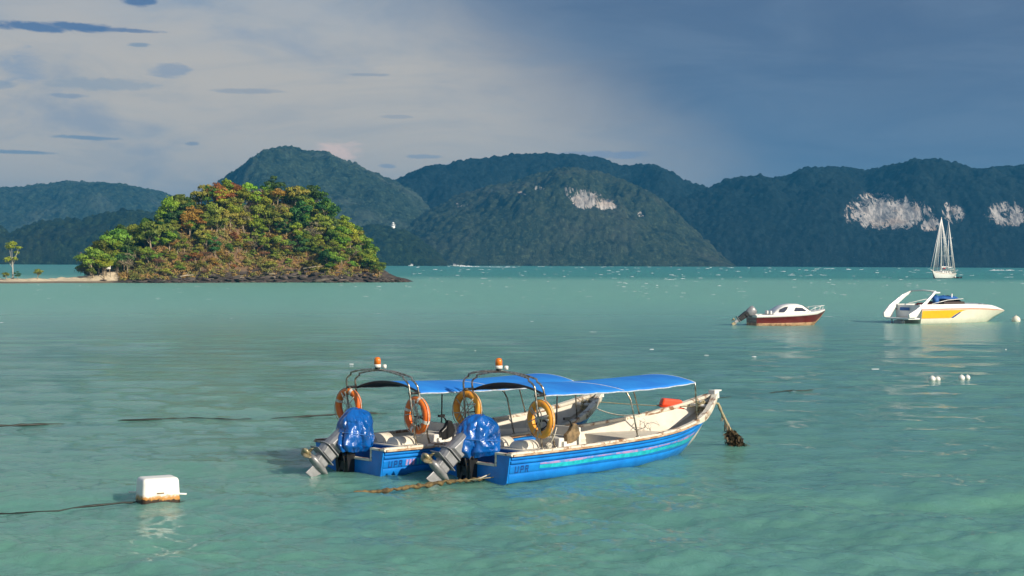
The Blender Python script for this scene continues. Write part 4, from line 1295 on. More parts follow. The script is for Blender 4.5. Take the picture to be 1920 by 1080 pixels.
# ------------------------------------------------------------------ ropes, buoys
def catenary(a, b, sag, n=16):
    a = Vector(a); b = Vector(b)
    return [a.lerp(b, i / n) - Vector((0, 0, sag * 4 * (i / n) * (1 - i / n))) for i in range(n + 1)]


def rope(pts, r, m, label, name='rope', cat='rope', group=None, n=6):
    o = MB().tube(pts, r, n).build(name, m); return tag(o, label, cat, group)


bow2 = on_boat(1, 7.2, 0, .98) @ Vector((0, 0, 0)); bow1 = on_boat(0, 7.1, 0, .95) @ Vector((0, 0, 0)); side1 = on_boat(0, 6.2, .78, .84) @ Vector((0, 0, 0))
rope(catenary(bow2, side1, .16), .013, M['rope_w'], 'slack white mooring line from the farther bow to the far rail of the nearer skiff')
rope(catenary(bow2 + Vector((0, 0, .07)), bow1, .03), .010, M['rope_y'], 'thin taut line above the slack white line between the two bows')
# stern lines
st = on_boat(0, 1.0, -1.1, .60) @ Vector((0, 0, 0))
prop1 = on_boat(0, -.75, -.05, .02) @ Vector((0, 0, 0))
rope([st, st.lerp(prop1, .35) - Vector((0, 0, .10)), st.lerp(prop1, .7) - Vector((0, .1, .16)), prop1], .013, M['rope_w'], 'pale stern line from the nearer rail down past the motor')
rope([st + Vector((-.02, 0, -.02)), st.lerp(prop1, .5) + Vector((0, -.15, -.22)), prop1 + Vector((.15, -.1, -.0))], .010, M['rope_y'], 'lower thin stern line sagging below the pale one')
q = MB(); rs = random.Random(9)
for k in range(10):
    a0 = rs.uniform(0, 6); q.tube([st + Vector((math.cos(a0 + j) * rs.uniform(.02, .07), math.sin(a0 + j) * rs.uniform(.02, .07), rs.uniform(-.03, .1))) for j in range(6)], .013, 5)
q.tube([st, st + Vector((.12, .0, .25)), st + Vector((.16, 0, .4))], .012, 5)
tag(q.build('rope_knot', M['rope_w']), 'bunched white rope knot on the near rail beside the arch of the nearer skiff', 'knot')


def float_rope(pix, z, r, m, label, wob=.05, seed=0, grow=0.0, name='rope'):
    rs = np.random.RandomState(seed); P_ = []
    pp = [pt(x, y, .0) for x, y in pix]
    for a, b in zip(pp[:-1], pp[1:]):
        n = max(2, int((b - a).length / .22))
        for i in range(n): P_.append(a.lerp(b, i / n))
    P_.append(pp[-1])
    rr = []; out = []
    for i, p in enumerate(P_):
        out.append((p.x, p.y + rs.normal(0, wob * .3), z + .028 * math.sin(i * .33 + seed) + rs.normal(0, .006)))
        rr.append(r * (1 + grow * rs.rand()) * (.6 + .8 * rs.rand()))
    rr[0] = rr[-1] = r * .3
    o = MB().tube(out, rr, 6).build(name, m); return tag(o, label, 'rope')


float_rope([(-30, 802), (0, 800), (75, 796), (130, 793), (200, 788), (250, 788), (290, 788), (360, 786), (430, 787), (500, 784), (560, 781), (650, 778), (740, 775)], -.002, .021, M['rope_d'], 'long dark mooring rope floating in pieces behind the skiffs at left', .1, 1, .5)
float_rope([(1340, 748), (1400, 741), (1445, 737), (1490, 733)], .004, .017, M['rope_d'], 'short dark floating rope just right of the white bow', .1, 2, .5)
float_rope([(1490, 733), (1520, 731), (1560, 727), (1585, 726)], .004, .019, M['rope_d'], 'dark floating rope piece midway between the bow and the white floats', .1, 3, .5)
float_rope([(1575, 729), (1600, 726)], .025, .03, M['rope_d'], 'tiny dark rope end floating furthest right of the rope pieces', .1, 4, .5)
float_rope([(-20, 961), (20, 960), (45, 960), (110, 959), (160, 952), (230, 945), (262, 941)], -.004, .008, M['rope_d'], 'thin dark rope floating from the left edge to the white jug float', .05, 5, 1.2)
float_rope([(332, 941), (380, 937), (435, 934)], .002, .009, M['rope_d'], 'thin reddish rope trailing right of the white jug float', .05, 6, .6)
# the thick overgrown mooring rope under the sterns
Pm = [pt(560, 936), pt(620, 932), pt(668, 929), pt(720, 924), pt(780, 916), pt(832, 908), pt(870, 905), pt(905, 901), pt(935, 893)]
rs = np.random.RandomState(12); out = []; rr = []
for i, (a, b) in enumerate(zip(Pm[:-1], Pm[1:])):
    for j in range(10):
        p = a.lerp(b, j / 10); s = i + j / 10
        out.append((p.x, p.y + rs.normal(0, .01), .0 + .05 * min(1, max(0, s - 1.2)) * .8 - (.03 if s < 1.4 else 0) + rs.normal(0, .008)))
        rr.append((.018 if s < 1.9 else .045) * rs.uniform(.45, 1.25))
tag(MB().tube(out, rr, 7).build('rope', M['rope_b']), 'thick brown overgrown mooring rope lying on the water under the sterns', 'rope')


def bow_rope():
    a = on_boat(0, 7.25, -.05, 1.02) @ Vector((0, 0, 0)); b = on_boat(0, 7.72, -.02, .98) @ Vector((0, 0, 0)); c = pt(1392, 838, .0)
    t = thing('anchor_rope', 'frayed rope hanging from the nearer bow to the water with brown seaweed grown on it', 'rope', (0, 0, 0))
    pts = catenary(b, c, .10, 14)
    MB().tube([a, a.lerp(b, .6) + Vector((0, 0, .03))] + pts, [.022, .022] + [.028 + .012 * (i % 2) for i in range(15)], 7).build('strand', M['rope_y'], t)
    q = MB(); rs = random.Random(2)
    for k in range(18):
        f = rs.uniform(.18, .42); p = b.lerp(c, f) - Vector((0, 0, .05)); q.tube([p, p + Vector((rs.uniform(-.05, .05), rs.uniform(-.05, .05), -rs.uniform(.1, .3)))], [.022, .008], 5)
    q.build('frayed_strands', M['rust'], t)
    # weed: many short ragged blades
    rs2 = np.random.RandomState(6); V = []
    for k in range(1500):
        f = rs2.beta(1.7, 1.5) * .54 + .44; p = b.lerp(c, min(f, 1.0)) - Vector((0, 0, .10 * 4 * f * (1 - f)))
        w_ = .035 + .115 * math.sin(min(1, (f - .44) / .5) * math.pi * .75)
        o = np.array([p.x, p.y, max(p.z, 0)]) + rs2.normal(0, w_ * .55, 3) * np.array([1, 1, .6]) - np.array([0.02, 0, .05])
        o[2] = max(o[2], -.03)
        a_ = rs2.normal(size=3); a_ /= np.linalg.norm(a_); b_ = np.cross(a_, rs2.normal(size=3)); b_ /= np.linalg.norm(b_)
        L = rs2.uniform(.03, .09); W = rs2.uniform(.01, .03); dn = np.array([0, 0, -.04])
        V += [o - b_ * W, o + b_ * W, o + a_ * L + b_ * W * .5 + dn, o + a_ * L - b_ * W * .5 + dn]
    V = np.array(V); me = np_mesh('seaweed', V, np.arange(len(V)).reshape(-1, 4), M['weed'], smooth=False)
    link('seaweed', me, t)
    core = MB(); core.tube([b.lerp(c, .5) - Vector((0, 0, .08)), b.lerp(c, .68) - Vector((0, 0, .1)), b.lerp(c, .86) - Vector((0, 0, .06)), c], [.03, .085, .12, .05], 8)
    core.build('weed_core', M['weed'], t)
    pp = [pt(1386, 836), pt(1396, 836), pt(1406, 839)]
    MB().tube([tuple(p + Vector((0, 0, .03))) for p in pp], [.04, .03, .012], 6).build('trailing_end', M['rope_b'], t)


bow_rope()


def jug_float():
    p = pt(296, 940); z = -.10
    t = thing('jug_float', 'square white plastic jug float with a rod through it and rusty waterline growth', 'float', (p.x, p.y, 0), R(28))
    # rounded box body, a little narrower at the top
    import bmesh
    bm = bmesh.new(); bmesh.ops.create_cube(bm, size=1)
    for v_ in bm.verts:
        k = .94 if v_.co.z > 0 else 1.03
        v_.co = (v_.co.x * .68 * k, v_.co.y * .48 * k, v_.co.z * .56 + .15)
    bmesh.ops.bevel(bm, geom=bm.edges[:], offset=.085, segments=5, affect='EDGES', profile=.6)
    for v_ in bm.verts: v_.co += v_.normal * 0
    me = bpy.data.meshes.new('jug_body'); bm.to_mesh(me); bm.free()
    for pl in me.polygons: pl.use_smooth = True
    m = bpy.data.materials.new('stained_jug_plastic'); m.use_nodes = True
    tn = NT(m.node_tree); bs = m.node_tree.nodes['Principled BSDF']
    pos = tn.n('ShaderNodeTexCoord').outputs['Object']; zz = tn.n('ShaderNodeSeparateXYZ', _0=pos).outputs[2]
    ns = tn.noise(pos, 9, 6, .7, .4)
    h = tn.m('ADD', zz, tn.m('MULTIPLY', tn.m('SUBTRACT', ns, .5), .22))
    c = tn.mix(tn.ss(h, .16, .09), (.80, .78, .73), (.50, .24, .06)); c = tn.mix(tn.ss(h, .075, .045), c, (.030, .016, .008))
    tn.put(bs.inputs['Base Color'], c); bs.inputs['Roughness'].default_value = .38
    bp = tn.n('ShaderNodeBump', _Strength=.25, _Distance=.02); tn.put(bp.inputs['Height'], tn.noise(pos, 5, 4)); tn.put(bs.inputs['Normal'], bp.outputs[0])
    me.materials.append(m); link('jug_body', me, t)
    MB().tube([(-.44, .26, .155), (.42, -.30, .14)], .016, 8).build('rod', M['jug'], t)
    q = MB(); q.box((-.02, -.233, .17), (.13, .012, .025)); q.build('handle_slot', M['weathered'], t)


jug_float()


def ball(x, y, r, m, label, group=None, z=.35):
    p = pt(x, y); t = thing('round_float', label, 'float', (p.x, p.y, r * z), 0, group)
    MB().lathe([(0.001, -r)] + [(r * math.sin(a), -r * math.cos(a)) for a in np.linspace(.2, 2.94, 12)] + [(0.001, r)], 16).build('ball', m, t)
    MB().tube([(-.02, 0, r), (-.02, 0, r * 1.18), (.02, 0, r * 1.18), (.02, 0, r)], r * .06, 5).build('eye', m, t)
    return t


ball(1748, 713, .115, M['jug'], 'white round float leftmost of the four small floats', 'small white mooring floats')
ball(1758, 713, .10, M['jug'], 'small white round float touching the leftmost float', 'small white mooring floats')
ball(1803, 711, .115, M['jug'], 'white round float left one of the right hand pair', 'small white mooring floats')
ball(1814, 710, .10, M['jug'], 'white round float rightmost of the four small floats', 'small white mooring floats')
ball(1905, 603, .31, M['creamhull'], 'large cream mooring buoy ahead of the yellow and white speedboat')


# ------------------------------------------------------------------ motor boats at the far moorings
def lofted(parent, nm, T_, sect, mats, mis, smooth=True):
    """sect(t) -> list of (y, z) from keel to sheer; both sides in one skin"""
    b = MB()
    for s in (-1, 1):
        b.grid([[(t, s * y, z) for y, z in sect(t)] for t in T_], 0, smooth, mis=mis)
    t = T_[0]; pr = sect(t); n = len(pr)
    o = len(b.v); b.add([(t, -y, z) for y, z in pr] + [(t, y, z) for y, z in pr], [])
    for i in range(n - 1):
        b.f.append((o + i, o + i + 1, o + n + i + 1, o + n + i)); b.mi.append(mis[i]); b.sm.append(False)
    return b.build(nm, mats, parent)


def ip(t, xs, ys): return float(np.interp(t, xs, ys))


def small_outboard(parent, x, z, k, tilt):
    F = Matrix.Translation((x, 0, z)) @ Matrix.Rotation(R(tilt), 4, 'Y') @ Matrix.Scale(k, 4)
    q = MB(); q.box((-.16, 0, -.25), (.30, .20, .60), M=F, taper=(1.2, 1.1)); q.box((-.12, 0, .0), (.22, .30, .25), M=F)
    mo = q.build('outboard_motor', M['black'], parent, .02)
    q = MB(); q.lathe([(.15, .05), (.21, .12), (.24, .46), (.19, .60), (.05, .64), (0, .64)], 14, M=F @ Matrix.Translation((-.1, 0, 0)) @ Matrix.Diagonal((1.25, .85, 1, 1))); q.build('cowling', M['motor'], mo)
    q = MB(); q.box((-.2, 0, -.60), (.42, .22, .03), M=F); q.box((-.16, 0, -.75), (.18, .08, .30), M=F); q.build('gearcase', M['motor'], mo, .02)
    q = MB(); q.prism([(-.22, -.86), (-.02, -.86), (-.10, -1.08), (-.24, -1.10)], -.015, .015, axis='y', M=F); q.build('skeg', M['bronze'], mo)
    q = MB()
    for j in range(3):
        Rb = F @ Matrix.Translation((-.36, 0, -.84)) @ Matrix.Rotation(j * 2.094, 4, 'X')
        q.add([(0, -.02, .03), (.04, .07, .10), (.02, .05, .19), (-.02, -.06, .17)], [(0, 1, 2, 3)], M=Rb)
    q.lathe([(.06, 0), (.05, .12), (0, .14)], 8, M=F @ Matrix.Translation((-.30, 0, -.84)) @ Matrix.Rotation(R(-90), 4, 'Y'))
    q.build('propeller', M['bronze'], mo)


def red_boat():
    p = pt(1409, 610); t = thing('cabin_cruiser', 'small dark red and white cabin boat with tilted grey outboard motor', 'boat', (p.x, p.y, 0), R(13))
    L = 5.25
    gB = lambda x: ip(x, [0, 2.4, 3.6, 4.4, 4.9, 5.25], [.95, 1.02, .92, .66, .36, .04])
    gZ = lambda x: ip(x, [0, 1.5, 3.0, 4.2, 5.25], [.70, .74, .82, .92, 1.02])
    wB = lambda x: ip(x, [0, 2.4, 3.4, 4.1, 4.5, 5.25], [.88, .90, .70, .34, 0, 0])
    kZ = lambda x: ip(x, [0, 3.4, 4.5, 4.9, 5.25], [-.2, -.2, .02, .45, .92])
    def sect(x):
        b0, b1, z0, z1 = wB(x), gB(x), max(0, kZ(x)), gZ(x)
        pts = [(0, kZ(x)), (b0 * .6, min(-.05, kZ(x)) if x < 4.4 else kZ(x) + .01)]
        for f in (0, .2, .24, .78, .80, .92, 1.0):
            pts.append((b0 + (b1 - b0) * f ** .8 + (.025 if f in (.80, .92) else 0), z0 + (z1 - z0) * f))
        return pts
    lofted(t, 'hull', [0, .6, 1.2, 1.8, 2.4, 3, 3.5, 3.9, 4.2, 4.5, 4.7, 4.9, 5.1, 5.25], sect, [M['red_hull'], M['antifoul'], M['boatwhite']], [1, 1, 1, 1, 0, 2, 2, 2])
    # deck and cockpit
    q = MB(); rows = [[(x, -gB(x) + .01, gZ(x)), (x, 0, gZ(x) + .05 + .03 * (x > 2)), (x, gB(x) - .01, gZ(x))] for x in (2.0, 2.6, 3.2, 3.8, 4.3, 4.7, 5.0, 5.25)]
    q.grid(rows); q.build('fore_deck', M['boatwhite'], t)
    MB().box((1.0, 0, .32), (2.0, 1.7, .04)).build('cockpit_floor', M['boatwhite'], t)
    for s in (-1, 1): MB().box((1.0, s * .88, .70), (2.1, .14, .06)).build('side_deck', M['boatwhite'], t)
    MB().box((.03, 0, .62), (.08, 1.8, .12)).build('transom_cap', M['boatwhite'], t)
    # cabin
    q = MB(); bw = .76
    base = [(1.25, .74), (1.55, 1.06), (2.05, 1.33), (2.55, 1.42), (3.1, 1.42), (3.45, 1.32), (4.15, .88)]
    rows = []
    for x, z in base:
        k = (z - .74) / .68; w_ = bw * (1 if x < 3.6 else .72)
        rows.append([(x, -w_, .74), (x, -w_ * (1 - .16 * k), .74 + (z - .74) * .86), (x, -w_ * .66, z), (x, 0, z + .03), (x, w_ * .66, z), (x, w_ * (1 - .16 * k), .74 + (z - .74) * .86), (x, w_, .74)])
    q.grid(rows); q.build('cabin', M['boatwhite'], t)
    for s in (-1, 1):
        wy = s * (bw * .955)
        def win(nm, poly):
            q = MB(); q.add([(x, s * (bw * (1 - .16 * (z - .74) / .68) + .012), z) for x, z in poly], [tuple(range(len(poly)))]); o = q.build(nm, M['glass'], t)
            sd = o.modifiers.new('thickness', 'SOLIDIFY'); sd.thickness = .012
        win('side_window', [(1.62, .88), (1.70, 1.08), (2.08, 1.24), (2.32, 1.26), (2.20, 1.05), (2.02, .88)])
        win('side_window', [(2.72, .95), (2.86, 1.20), (3.32, 1.18), (3.62, .98), (3.5, .95)])
    q = MB(); q.add([(3.50, -.46, 1.30), (3.50, .46, 1.30), (4.0, .42, .99), (4.0, -.42, .99)], [(0, 1, 2, 3)], M=Matrix.Translation((.02, 0, .025))); o = q.build('windscreen', M['glass'], t); sd = o.modifiers.new('thickness', 'SOLIDIFY'); sd.thickness = .012
    MB().box((1.15, .2, .86), (.12, .40, .24)).build('seat', M['boatwhite'], t, .03)
    MB().box((1.15, -.45, .86), (.12, .34, .24)).build('seat', M['boatwhite'], t, .03)
    for s in (-1, 1):
        q = MB(); q.tube([(3.7, s * .78, .92), (4.2, s * .68, 1.18), (4.8, s * .40, 1.28), (5.25, 0, 1.32)], .016, 5); q.build('pulpit_rail', M['boatwhite'], t)
        for x, y in ((4.35, .66), (4.75, .44), (5.05, .22)):
            q = MB(); q.tube([(x - .12, s * y * .95, gZ(x)), (x, s * y * .92, 1.24)], .014, 5); q.build('pulpit_post', M['boatwhite'], t)
    small_outboard(t, -.26, .62, 1.12, 55)
    return t


red_boat()


def yellow_boat():
    h = R(29); p = pt(1707, 607); p = Vector((p.x - 1.25 * math.sin(h), p.y + 1.25 * math.cos(h), 0))
    t = thing('speedboat', 'white speedboat with yellow side panel, raked white arch and blue cockpit cover', 'boat', (p.x + .75, p.y, 0), h, None, (1.17, 1.0, 1.0))
    gB = lambda x: ip(x, [0, 2, 4, 5.5, 6.6, 7.4, 7.85], [1.32, 1.38, 1.30, 1.02, .66, .32, .04])
    gZ = lambda x: ip(x, [0, 2, 4, 5.5, 6.8, 7.85], [1.06, 1.10, 1.10, 1.05, .95, .80])
    wB = lambda x: ip(x, [0, 3, 4.5, 5.6, 6.5, 7.85], [1.18, 1.16, .86, .44, 0, 0])
    kZ = lambda x: ip(x, [0, 5, 6.5, 7.2, 7.85], [-.25, -.22, .02, .38, .72])
    def sect(x):
        b0, b1, z0, z1 = wB(x), gB(x), max(0, kZ(x)), gZ(x)
        pts = [(0, kZ(x)), (b0 * .6, min(-.08, kZ(x)) if x < 6.4 else kZ(x) + .01)]
        for f in (0, .34, .87, .95, 1.0):
            pts.append((b0 + (b1 - b0) * f ** .75 + (.02 if f in (.87, .95) else 0), z0 + (z1 - z0) * f))
        # rounded deck edge
        pts += [(b1 * .96, z1 + .10 * min(1, (7.9 - x))), (b1 * .80, z1 + .22 * min(1, (7.9 - x) * .6))]
        return pts
    lofted(t, 'hull', [0, .8, 1.6, 2.4, 3.2, 4, 4.6, 5.2, 5.8, 6.2, 6.5, 6.8, 7.1, 7.4, 7.65, 7.85], sect, [M['creamhull'], M['boatwhite'], M['salmon']], [0, 0, 0, 0, 2, 1, 1, 1])
    def sp(x, f, out=.03):
        b0, b1, z0, z1 = wB(x), gB(x), max(0, kZ(x)), gZ(x); return (x, -(b0 + (b1 - b0) * f ** .75 + out), z0 + (z1 - z0) * f)
    q = MB(); q.grid([[sp(x, .34), sp(x, .6), sp(x, .84)] for x in (.02, .6, 1.2, 1.8, 2.3)] + [[sp(2.75, .60), sp(2.85, .74), sp(2.95, .84)], [sp(3.3, .78), sp(3.5, .82), sp(3.7, .84)]]); q.build('yellow_panel', M['yellow'], t)
    q = MB(); q.add([sp(2.35, .36), sp(2.55, .34), sp(3.15, .70), sp(3.0, .70)], [(0, 1, 2, 3)]); q.build('dark_flash', M['navy'], t)
    # faint pale lettering on the panel: illegible strokes in the photograph
    q = MB()
    for x0, n in ((.30, 3), (.85, 5), (1.75, 6)):
        for k in range(n):
            x = x0 + k * .10; q.add([sp(x, .52, .02), sp(x + .055, .52, .02), sp(x + .055, .60, .02), sp(x, .60, .02)], [(0, 1, 2, 3)])
    q.build('lettering', M['tape'], t)
    # deck
    q = MB(); q.grid([[(x, -gB(x) * .80, gZ(x) + .21 * min(1, (7.9 - x) * .6)), (x, 0, gZ(x) + .30 * min(1, (7.9 - x) * .6)), (x, gB(x) * .80, gZ(x) + .21 * min(1, (7.9 - x) * .6))] for x in (3.9, 4.6, 5.4, 6.2, 6.9, 7.5, 7.85)]); q.build('fore_deck', M['boatwhite'], t)
    for x in (5.15, 5.65): MB().box((x, -gB(x) * .70, gZ(x) + .245), (.26, .10, .03)).build('deck_hatch', M['glass'], t)
    MB().box((1.9, 0, .55), (3.8, 2.2, .05)).build('cockpit_floor', M['darkin'], t)
    for s in (-1, 1): MB().box((1.9, s * 1.08, 1.28), (3.9, .16, .10)).build('side_deck', M['boatwhite'], t)
    MB().box((2.9, 0, 1.25), (1.7, 1.9, .50)).build('seat_row', M['darkin'], t, .05)
    MB().box((1.6, .1, 1.15), (.5, 1.7, .5)).build('seat', mat('dark_red_seat', (.28, .04, .03), .6, .3, 5), t, .05)
    # stern steps and platform
    MB().box((.05, 0, .80), (.12, 2.3, .70)).build('transom_step', M['boatwhite'], t, .03)
    MB().box((-.45, 0, .34), (.95, 2.3, .12)).build('swim_platform', M['boatwhite'], t, .03)
    q = MB()
    for y in (-.6, .6): q.tube([(-.85, y, .30), (-.85, y, -.25)], .05, 6)
    q.box((-.72, 0, .0), (.28, .8, .42)); q.build('stern_drive', M['motor'], t, .02)
    q = MB(); q.add([(.0 - .02, -.15, .88), (-.02, .85, .88), (-.02, .85, 1.10), (-.02, -.15, 1.10)], [(0, 1, 2, 3)], M=Matrix.Translation((-.02, 0, 0))); q.build('stern_window', M['bluetarp2'], t)
    # raked arch
    for s in (-1, 1):
        y = s * 1.22
        q = MB(); q.prism([(-1.02, .42), (-1.05, .70), (-.62, 1.22), (.45, 1.98), (1.08, 2.24), (1.2, 2.17), (.72, 1.86), (.10, 1.36), (-.15, 1.05), (-.4, .42)][::-1] if s > 0 else
                    [(-.95, .42), (-.98, .66), (-.35, 1.0), (.30, 1.50), (1.08, 2.26), (1.19, 2.19), (.55, 1.50), (.30, 1.20), (.0, .98), (-.4, .42)], y - .07, y + .07, axis='y')
        q.build('arch_side', M['boatwhite'], t, .02)
    MB().tube([(1.15, -1.22, 2.22), (1.12, 0, 2.30), (1.15, 1.22, 2.22)], .05, 8).build('arch_bar', M['boatwhite'], t)
    q = MB(); q.box((1.35, -1.0, 2.14), (.45, .30, .10)); q.build('arch_light', M['boatwhite'], t, .02)
    # windscreen and rails
    for s in (-1, 1):
        MB().tube([(.9, s * 1.16, 1.36), (2.2, s * 1.12, 1.62), (3.6, s * .95, 1.70)], .025, 5).build('side_rail', M['boatwhite'], t)
    q = MB(); q.add([(3.7, -.95, 1.36), (3.7, .95, 1.36), (3.25, .85, 1.70), (3.25, -.85, 1.70), (4.2, 0, 1.38), (3.6, 0, 1.74)], [(0, 3, 5, 4), (4, 5, 2, 1)]); q.build('windscreen', M['glass'], t)
    # crumpled blue cover
    rs = np.random.RandomState(4)
    for (cx, cy, cz_, rx, ry, rz_, nm) in ((2.9, .1, 1.72, .95, .85, .17, 'cockpit_cover'), (1.55, -.75, 1.62, .22, .22, .32, 'cover_bundle')):
        q = MB(); rows = []
        for i in range(9):
            a = math.pi * i / 8
            rows.append([(cx + rx * math.sin(a) * math.cos(b_) * (1 + rs.uniform(-.12, .12)), cy + ry * math.sin(a) * math.sin(b_), cz_ + rz_ * math.cos(a) * (1 + rs.uniform(-.3, .3))) for b_ in np.linspace(0, 2 * math.pi, 15)])
        q.grid(rows); q.build(nm, M['bluetarp2'], t)
    MB().box((3.0, -.55, 1.84), (.07, .07, .42)).build('mast_light', M['boatwhite'], t)


yellow_boat()


def ketch():
    h = R(180 + 50); p = pt(1769, 522)
    t = thing('sailing_ketch', 'white two masted sailing boat at anchor with furled sails and red bundle', 'sailboat', (p.x, p.y, 0), h, None, (1.15, 1.1, 1.0))
    gB = lambda x: ip(x, [-4.6, -3, 0, 2.5, 4, 5.2, 5.8], [1.35, 1.75, 2.0, 1.75, 1.15, .45, .05])
    gZ = lambda x: ip(x, [-4.6, 0, 3, 5.8], [1.45, 1.30, 1.55, 2.05])
    wB = lambda x: ip(x, [-4.6, 0, 2.5, 4, 4.9, 5.8], [.7, 1.6, 1.3, .6, 0, 0])
    kZ = lambda x: ip(x, [-4.6, -3.8, 4, 4.9, 5.8], [.3, -.4, -.4, .0, 1.75])
    def sect(x):
        b0, b1, z0, z1 = wB(x), gB(x), max(.0, kZ(x)), gZ(x)
        pts = [(0, kZ(x)), (b0 * .6, min(-.15, kZ(x)) if -4 < x < 4.8 else kZ(x) + .02)]
        for f in (0, .10, .85, .92, 1.0): pts.append((b0 + (b1 - b0) * f ** .6, z0 + (z1 - z0) * f))
        return pts
    lofted(t, 'hull', [-4.6, -3.8, -2.5, -1, 0.5, 2, 3, 3.8, 4.4, 4.9, 5.3, 5.6, 5.8], sect, [M['boatwhite'], M['black'], M['rust']], [1, 1, 1, 0, 2, 0])
    q = MB(); q.grid([[(x, -gB(x) + .02, gZ(x) - .02), (x, 0, gZ(x) + .08), (x, gB(x) - .02, gZ(x) - .02)] for x in (-4.6, -3, -1, 1, 3, 4.4, 5.3, 5.8)]); q.build('deck', M['creamhull'], t)
    cb = MB().box((.2, 0, 1.75), (5.0, 2.3, .75), taper=(.9, .85)).build('cabin', M['boatwhite'], t, .08)
    for s in (-1, 1):
        for x in (-1.4, -.4, .7, 1.7): MB().box((x, s * 1.07, 1.82), (.5, .06, .24)).build('cabin_window', M['glass'], t)
    MB().box((-2.0, 0, 2.55), (2.2, 2.7, .12)).build('awning', M['boatwhite'], t, .04)
    for s in (-1, 1):
        for x in (-3.0, -1.0): MB().tube([(x, s * 1.25, 1.4), (x, s * 1.25, 2.55)], .04, 5).build('awning_post', M['steel'], t)
    q = MB(); q.lathe([(.2, 2.6), (.38, 2.8), (.36, 3.1), (.12, 3.3), (0, 3.35)], 10, M=Matrix.Translation((-1.0, -.35, 0))); q.build('red_bundle', mat('red_cloth', (.70, .04, .03), .7, .3, 3), t)
    MB().tube([(1.4, 0, 1.3), (1.4, 0, 16.9)], [.14, .08], 8).build('mast', M['boatwhite'], t)
    MB().tube([(-2.6, 0, 1.3), (-2.6, 0, 15.8)], [.12, .07], 8).build('mast', M['boatwhite'], t)
    MB().tube([(1.3, 0, 3.1), (-2.2, 0, 3.2)], [.22, .16], 8).build('furled_mainsail', M['boatwhite'], t)
    MB().tube([(-2.7, 0, 3.0), (-4.9, 0, 3.1)], [.18, .12], 8).build('furled_mizzen', M['boatwhite'], t)
    MB().tube([(5.7, 0, 2.2), (1.4, 0, 16.6)], [.16, .07], 8).build('furled_jib', M['boatwhite'], t)
    MB().tube([(5.0, 0, 1.9), (7.2, 0, 2.5)], [.10, .06], 6).build('bowsprit', M['boatwhite'], t)
    for (mx, top, feet) in ((1.4, 16.7, ((7.1, 0), (1.0, 1.95), (1.0, -1.95), (.3, 1.98), (.3, -1.98), (1.9, 1.85), (1.9, -1.85), (3.6, 1.3), (3.6, -1.3), (-.6, 1.98), (-.6, -1.98), (4.6, .6))), (-2.6, 15.6, ((-4.6, .9), (-4.6, -.9), (-2.2, 1.85), (-2.2, -1.85), (-3.0, 1.75), (-3.0, -1.75), (-1.3, 1.95), (-1.3, -1.95)))):
        for fx, fy in feet:
            MB().tube([(fx, fy, 1.5 if fx < 6 else 2.5), (mx, 0, top)], .058, 4).build('stay', M['boatwhite'], t)
        for hz in (6.2, 11.2): MB().tube([(mx, -1.1, hz), (mx, 1.1, hz)], .05, 5).build('spreader', M['boatwhite'], t)
    for s in (-1, 1):
        q = MB(); q.tube([(x, s * (gB(x) - .05), gZ(x) + .7) for x in (-4.6, -2, 1, 3.5, 5.2)], .025, 4); q.build('guard_rail', M['steel'], t)
        for x in (-4.4, -2.8, -1.2, .4, 2.0, 3.6, 5.0):
            q = MB(); q.tube([(x, s * (gB(x) - .05), gZ(x)), (x, s * (gB(x) - .05), gZ(x) + .7)], .03, 4); q.build('stanchion', M['steel'], t)
    # inflatable dinghy tied alongside
    p = pt(1797, 522); d = thing('dinghy', 'small dark inflatable dinghy floating right beside the sailing boat', 'dinghy', (p.x, p.y, 0), R(20))
    q = MB(); q.tube([(-1.0, -.45, .22), (.7, -.45, .24), (1.1, 0, .32), (.7, .45, .24), (-1.0, .45, .22)], .2, 8); q.build('tube', M['black'], d)
    MB().box((-.2, 0, .16), (1.8, .8, .06)).build('floor', M['darkin'], d)
    MB().box((-1.05, 0, .45), (.3, .28, .5)).build('motor', M['boatwhite'], d, .05)


ketch()


def little_boat(x, y, Y, L, heading, label, spray=False):
    p = pt(x, y, Y=Y); t = thing('far_boat', label, 'boat', (p.x, p.y, 0), R(heading), None, (L / 6,) * 3)
    q = MB()
    for s in (-1, 1):
        q.grid([[(xx, 0, k), (xx, s * w_ * .7, max(k, 0.0)), (xx, s * w_, z)] for xx, w_, k, z in ((-3, .95, -.1, .8), (0, 1.05, -.1, .85), (1.8, .8, 0, .95), (3.0, .05, .9, 1.15))])
    q.add([(-3, -.95, .8), (-3, .95, .8), (-3, .6, -.1), (-3, -.6, -.1)], [(0, 1, 2, 3)])
    q.build('hull', M['boatwhite'], t)
    q = MB(); q.grid([[(xx, -w_, z), (xx, w_, z)] for xx, w_, z in ((-3, .9, .75), (0, 1.0, .8), (1.8, .75, .9), (2.9, .05, 1.1))]); q.build('deck', M['boatwhite'], t)
    MB().box((.2, 0, 1.25), (1.8, 1.3, .9), taper=(.75, .85)).build('cabin', M['boatwhite'], t, .05)
    MB().box((.2, 0, 1.35), (1.7, 1.36, .3), taper=(.85, .95)).build('cabin_window', M['glass'], t)


little_boat(853, 499, 1150, 7.5, 172, 'tiny far white speedboat throwing spray, left of its long white wake')
little_boat(771, 494, 1290, 6.0, 60, 'tiny white boat moored at the foot of the lighthouse headland')


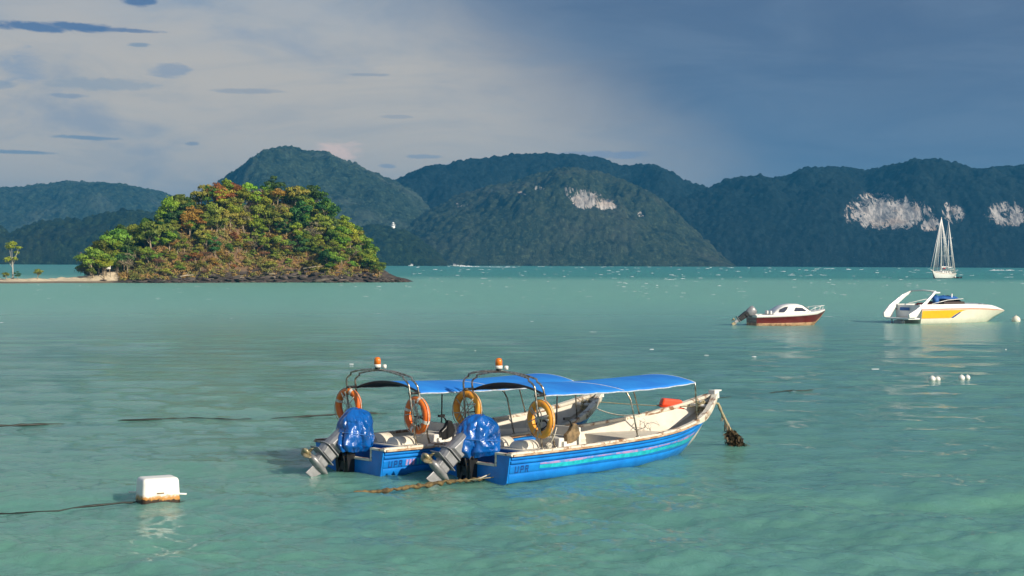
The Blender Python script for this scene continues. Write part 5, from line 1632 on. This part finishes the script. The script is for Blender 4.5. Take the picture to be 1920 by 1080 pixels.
# ------------------------------------------------------------------ foam: whitecaps and the speedboat's wake
def foam(name, label, items, seed):
    rs = np.random.RandomState(seed); V = []; F_ = []
    for (x, y, wd, hg, dp) in items:
        n = 9; o = len(V)
        a0 = rs.uniform(-.25, .25)
        top = []
        for i in range(n):
            u = -1 + 2 * i / (n - 1)
            e = (1 - u * u) ** .5
            hx = x + u * wd / 2; hy = y + u * wd * .5 * math.tan(a0) + rs.normal(0, dp * .12)
            hh = hg * e * rs.uniform(.35, 1.0)
            V += [(hx, hy - dp * e * .5 - .01, -.02), (hx, hy - dp * .12 * e, hh), (hx, hy + dp * e * .5 + .01, -.02)]
        for i in range(n - 1):
            for k in range(2):
                F_.append((o + i * 3 + k, o + i * 3 + k + 1, o + (i + 1) * 3 + k + 1, o + (i + 1) * 3 + k))
    me = np_mesh(name, np.array(V), np.array(F_), M['foam'], smooth=True)
    o = link(name, me); tag(o, label, name, kind='stuff'); return o


rs = np.random.RandomState(17); items = []
for i in range(470):
    py = 499.5 + 62 * rs.rand() ** 2.0 if i < 440 else rs.uniform(560, 700)
    px_ = rs.uniform(-40, 1960)
    if i % 3 == 0: px_ = rs.uniform(780, 1960)
    if py < 534 and px_ < 775: continue
    p = pt(px_, py)
    if p.y > 1350: continue
    wpx = rs.uniform(3, 13) * (1.4 if rs.rand() < .12 else .8); hpx = rs.uniform(.25, 1.0) * (1 if py < 540 else .6)
    items.append((p.x, p.y, wpx * p.y / 3000, hpx * p.y / 3000, .1 + hpx * p.y / 3000 * 1.5))
foam('whitecaps', 'small white breaking crests scattered over the open water', items, 5)
items = []
for i in range(70):
    u = rs.rand() ** 1.4; p = pt(858 + u * 110, 500 + 1.2 * u)
    items.append((p.x, p.y, rs.uniform(1.5, 5), (2.3 * (1 - min(1, u * 3.2)) + .28) * rs.uniform(.3, 1.0), rs.uniform(.5, 2)))
foam('wake', 'white wake and spray trailing right behind the far speedboat', items, 6)
items = []
for i in range(26):
    u = rs.rand(); p = pt(1853 + u * 50, 507); items.append((p.x, p.y, rs.uniform(.8, 3), rs.uniform(.15, .75) * (1.2 - .6 * u), .5))
foam('surf', 'short line of white surf near the far shore at right edge', items, 7)
